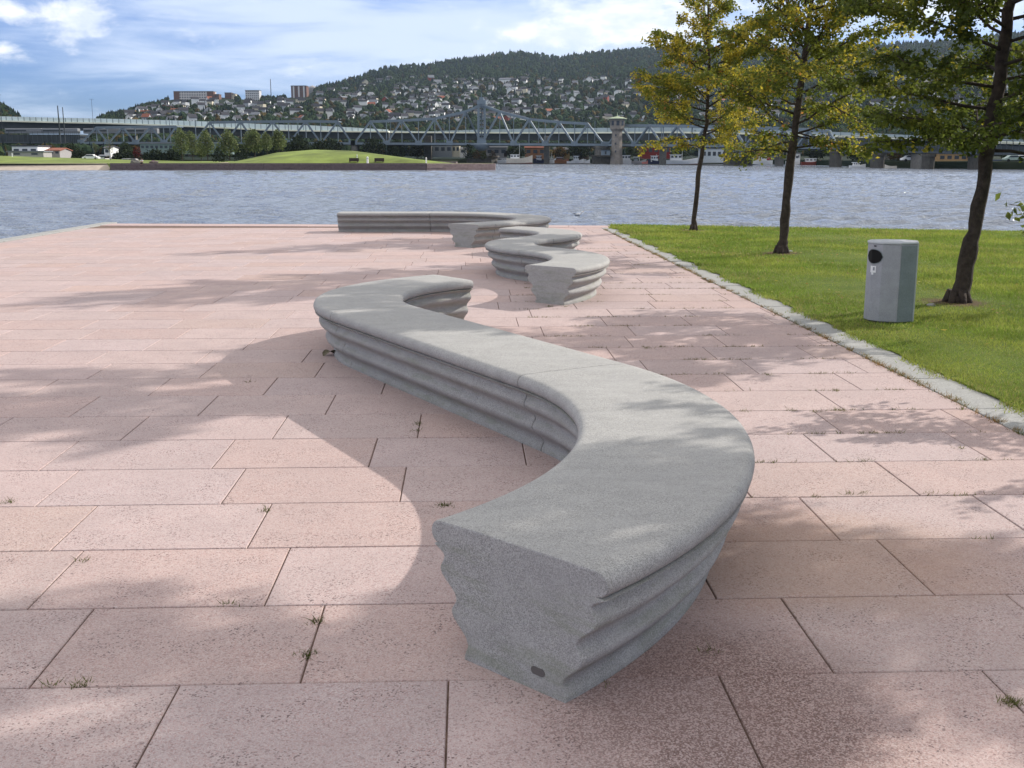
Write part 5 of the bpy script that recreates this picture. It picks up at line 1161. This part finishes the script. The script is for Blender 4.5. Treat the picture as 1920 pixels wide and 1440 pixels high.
car(1706,308,258,'white car on the far bank between the two right piers',M['white'],.5); car(1898,311,246,'pale green car on the bank at the right border',mat('pale_green',(.35,.45,.40),.4),.5); car(1914,311,250,'white car at the right border of the far bank',M['white'],.5)
# bank grass strip and navigation fender line
b=MB(); pts=[(1300,416),(1390,382),(1450,372)]
V=[];
# low fender boom across the channel
fb=empty('fender_boom',(gx(1100,400),400,WZ)); tag(fb,'long thin fender boom floating in front of the bridge piers','boom')
mb=MB(); xs_=[(935,408),(1020,405),(1115,404)]
pp=[Vector((gx(x,y)-gx(1100,400),y-400,.12)) for x,y in xs_]
for a,b2 in zip(pp[:-1],pp[1:]): mb.bar(a,b2,.5,.3)
xs_=[(1190,386),(1300,366),(1380,340)]; pp=[Vector((gx(x,y)-gx(1100,400),y-400,.12)) for x,y in xs_]
for a,b2 in zip(pp[:-1],pp[1:]): mb.bar(a,b2,.5,.3)
mb.build('boom_beam',M['pierdark'],fb)
# gull on the water
def gull(px,py,label,s=1.):
    p=gp(px,py,WZ); r=empty('gull',(p.x,p.y,WZ+.03),-.3); r.scale=(s,)*3; tag(r,label,'gull')
    V=[];n=10;m_=10
    for i in range(n+1):
        f=i/n; x=-.22+.42*f; rr=.075*math.sin(pi*min(1,f**.8))**.7; zc=.03+.06*max(0,f-.75)*2
        for k_ in range(m_): a=2*pi*k_/m_; V.append((x,cos(a)*rr,zc+sin(a)*rr*.8))
    Fc=[(i*m_+k_,i*m_+(k_+1)%m_,(i+1)*m_+(k_+1)%m_,(i+1)*m_+k_) for i in range(n) for k_ in range(m_)]
    me=bpy.data.meshes.new('body'); me.from_pydata(V,[],Fc); me.shade_smooth(); me.materials.append(M['white']); link('body',me,r)
    mb=MB(); mb.tube([(.14,0,.06),(.19,0,.13),(.20,0,.17),(.235,0,.165)],[.035,.028,.036,.02],8); mb.build('head',M['white'],r,smooth=True)
    MB().tube([(.245,0,.165),(.29,0,.155)],[.010,.003],6).build('beak',mat('beak',(.6,.35,.05),.5),r)
    for s_ in (-1,1): MB().add([(.10,s_*.062,.06),(-.10,s_*.068,.085),(-.34,s_*.02,.07),(-.12,s_*.078,.02)],[(0,1,2,3)]).build('wing',M['grey'],r)
gull(1084,404,'white gull floating on the water beyond the farthest bench',.9)
gull(1868,297+20,'white gull floating near the far bank left of the thick trunk',2.2)
# ------------------------------------------------------------------ air
HZ=True
if HZ:
    mb=MB(); mb.box(-4200,4200,-60,4300,-60,900); m_=bpy.data.materials.new('haze'); m_.use_nodes=True; t=NT(m_.node_tree); t.n.remove(t.n['Principled BSDF']); v=t.node('ShaderNodeVolumePrincipled')
    v.inputs['Color'].default_value=(.66,.82,1,1); v.inputs['Density'].default_value=.00004; v.inputs['Anisotropy'].default_value=.2; t.l.new(v.outputs[0],t.n['Material Output'].inputs['Volume'])
    tag(mb.build('haze',m_),kind='stuff')
for me in bpy.data.meshes:
    if not me.materials: print('no material',me.name)
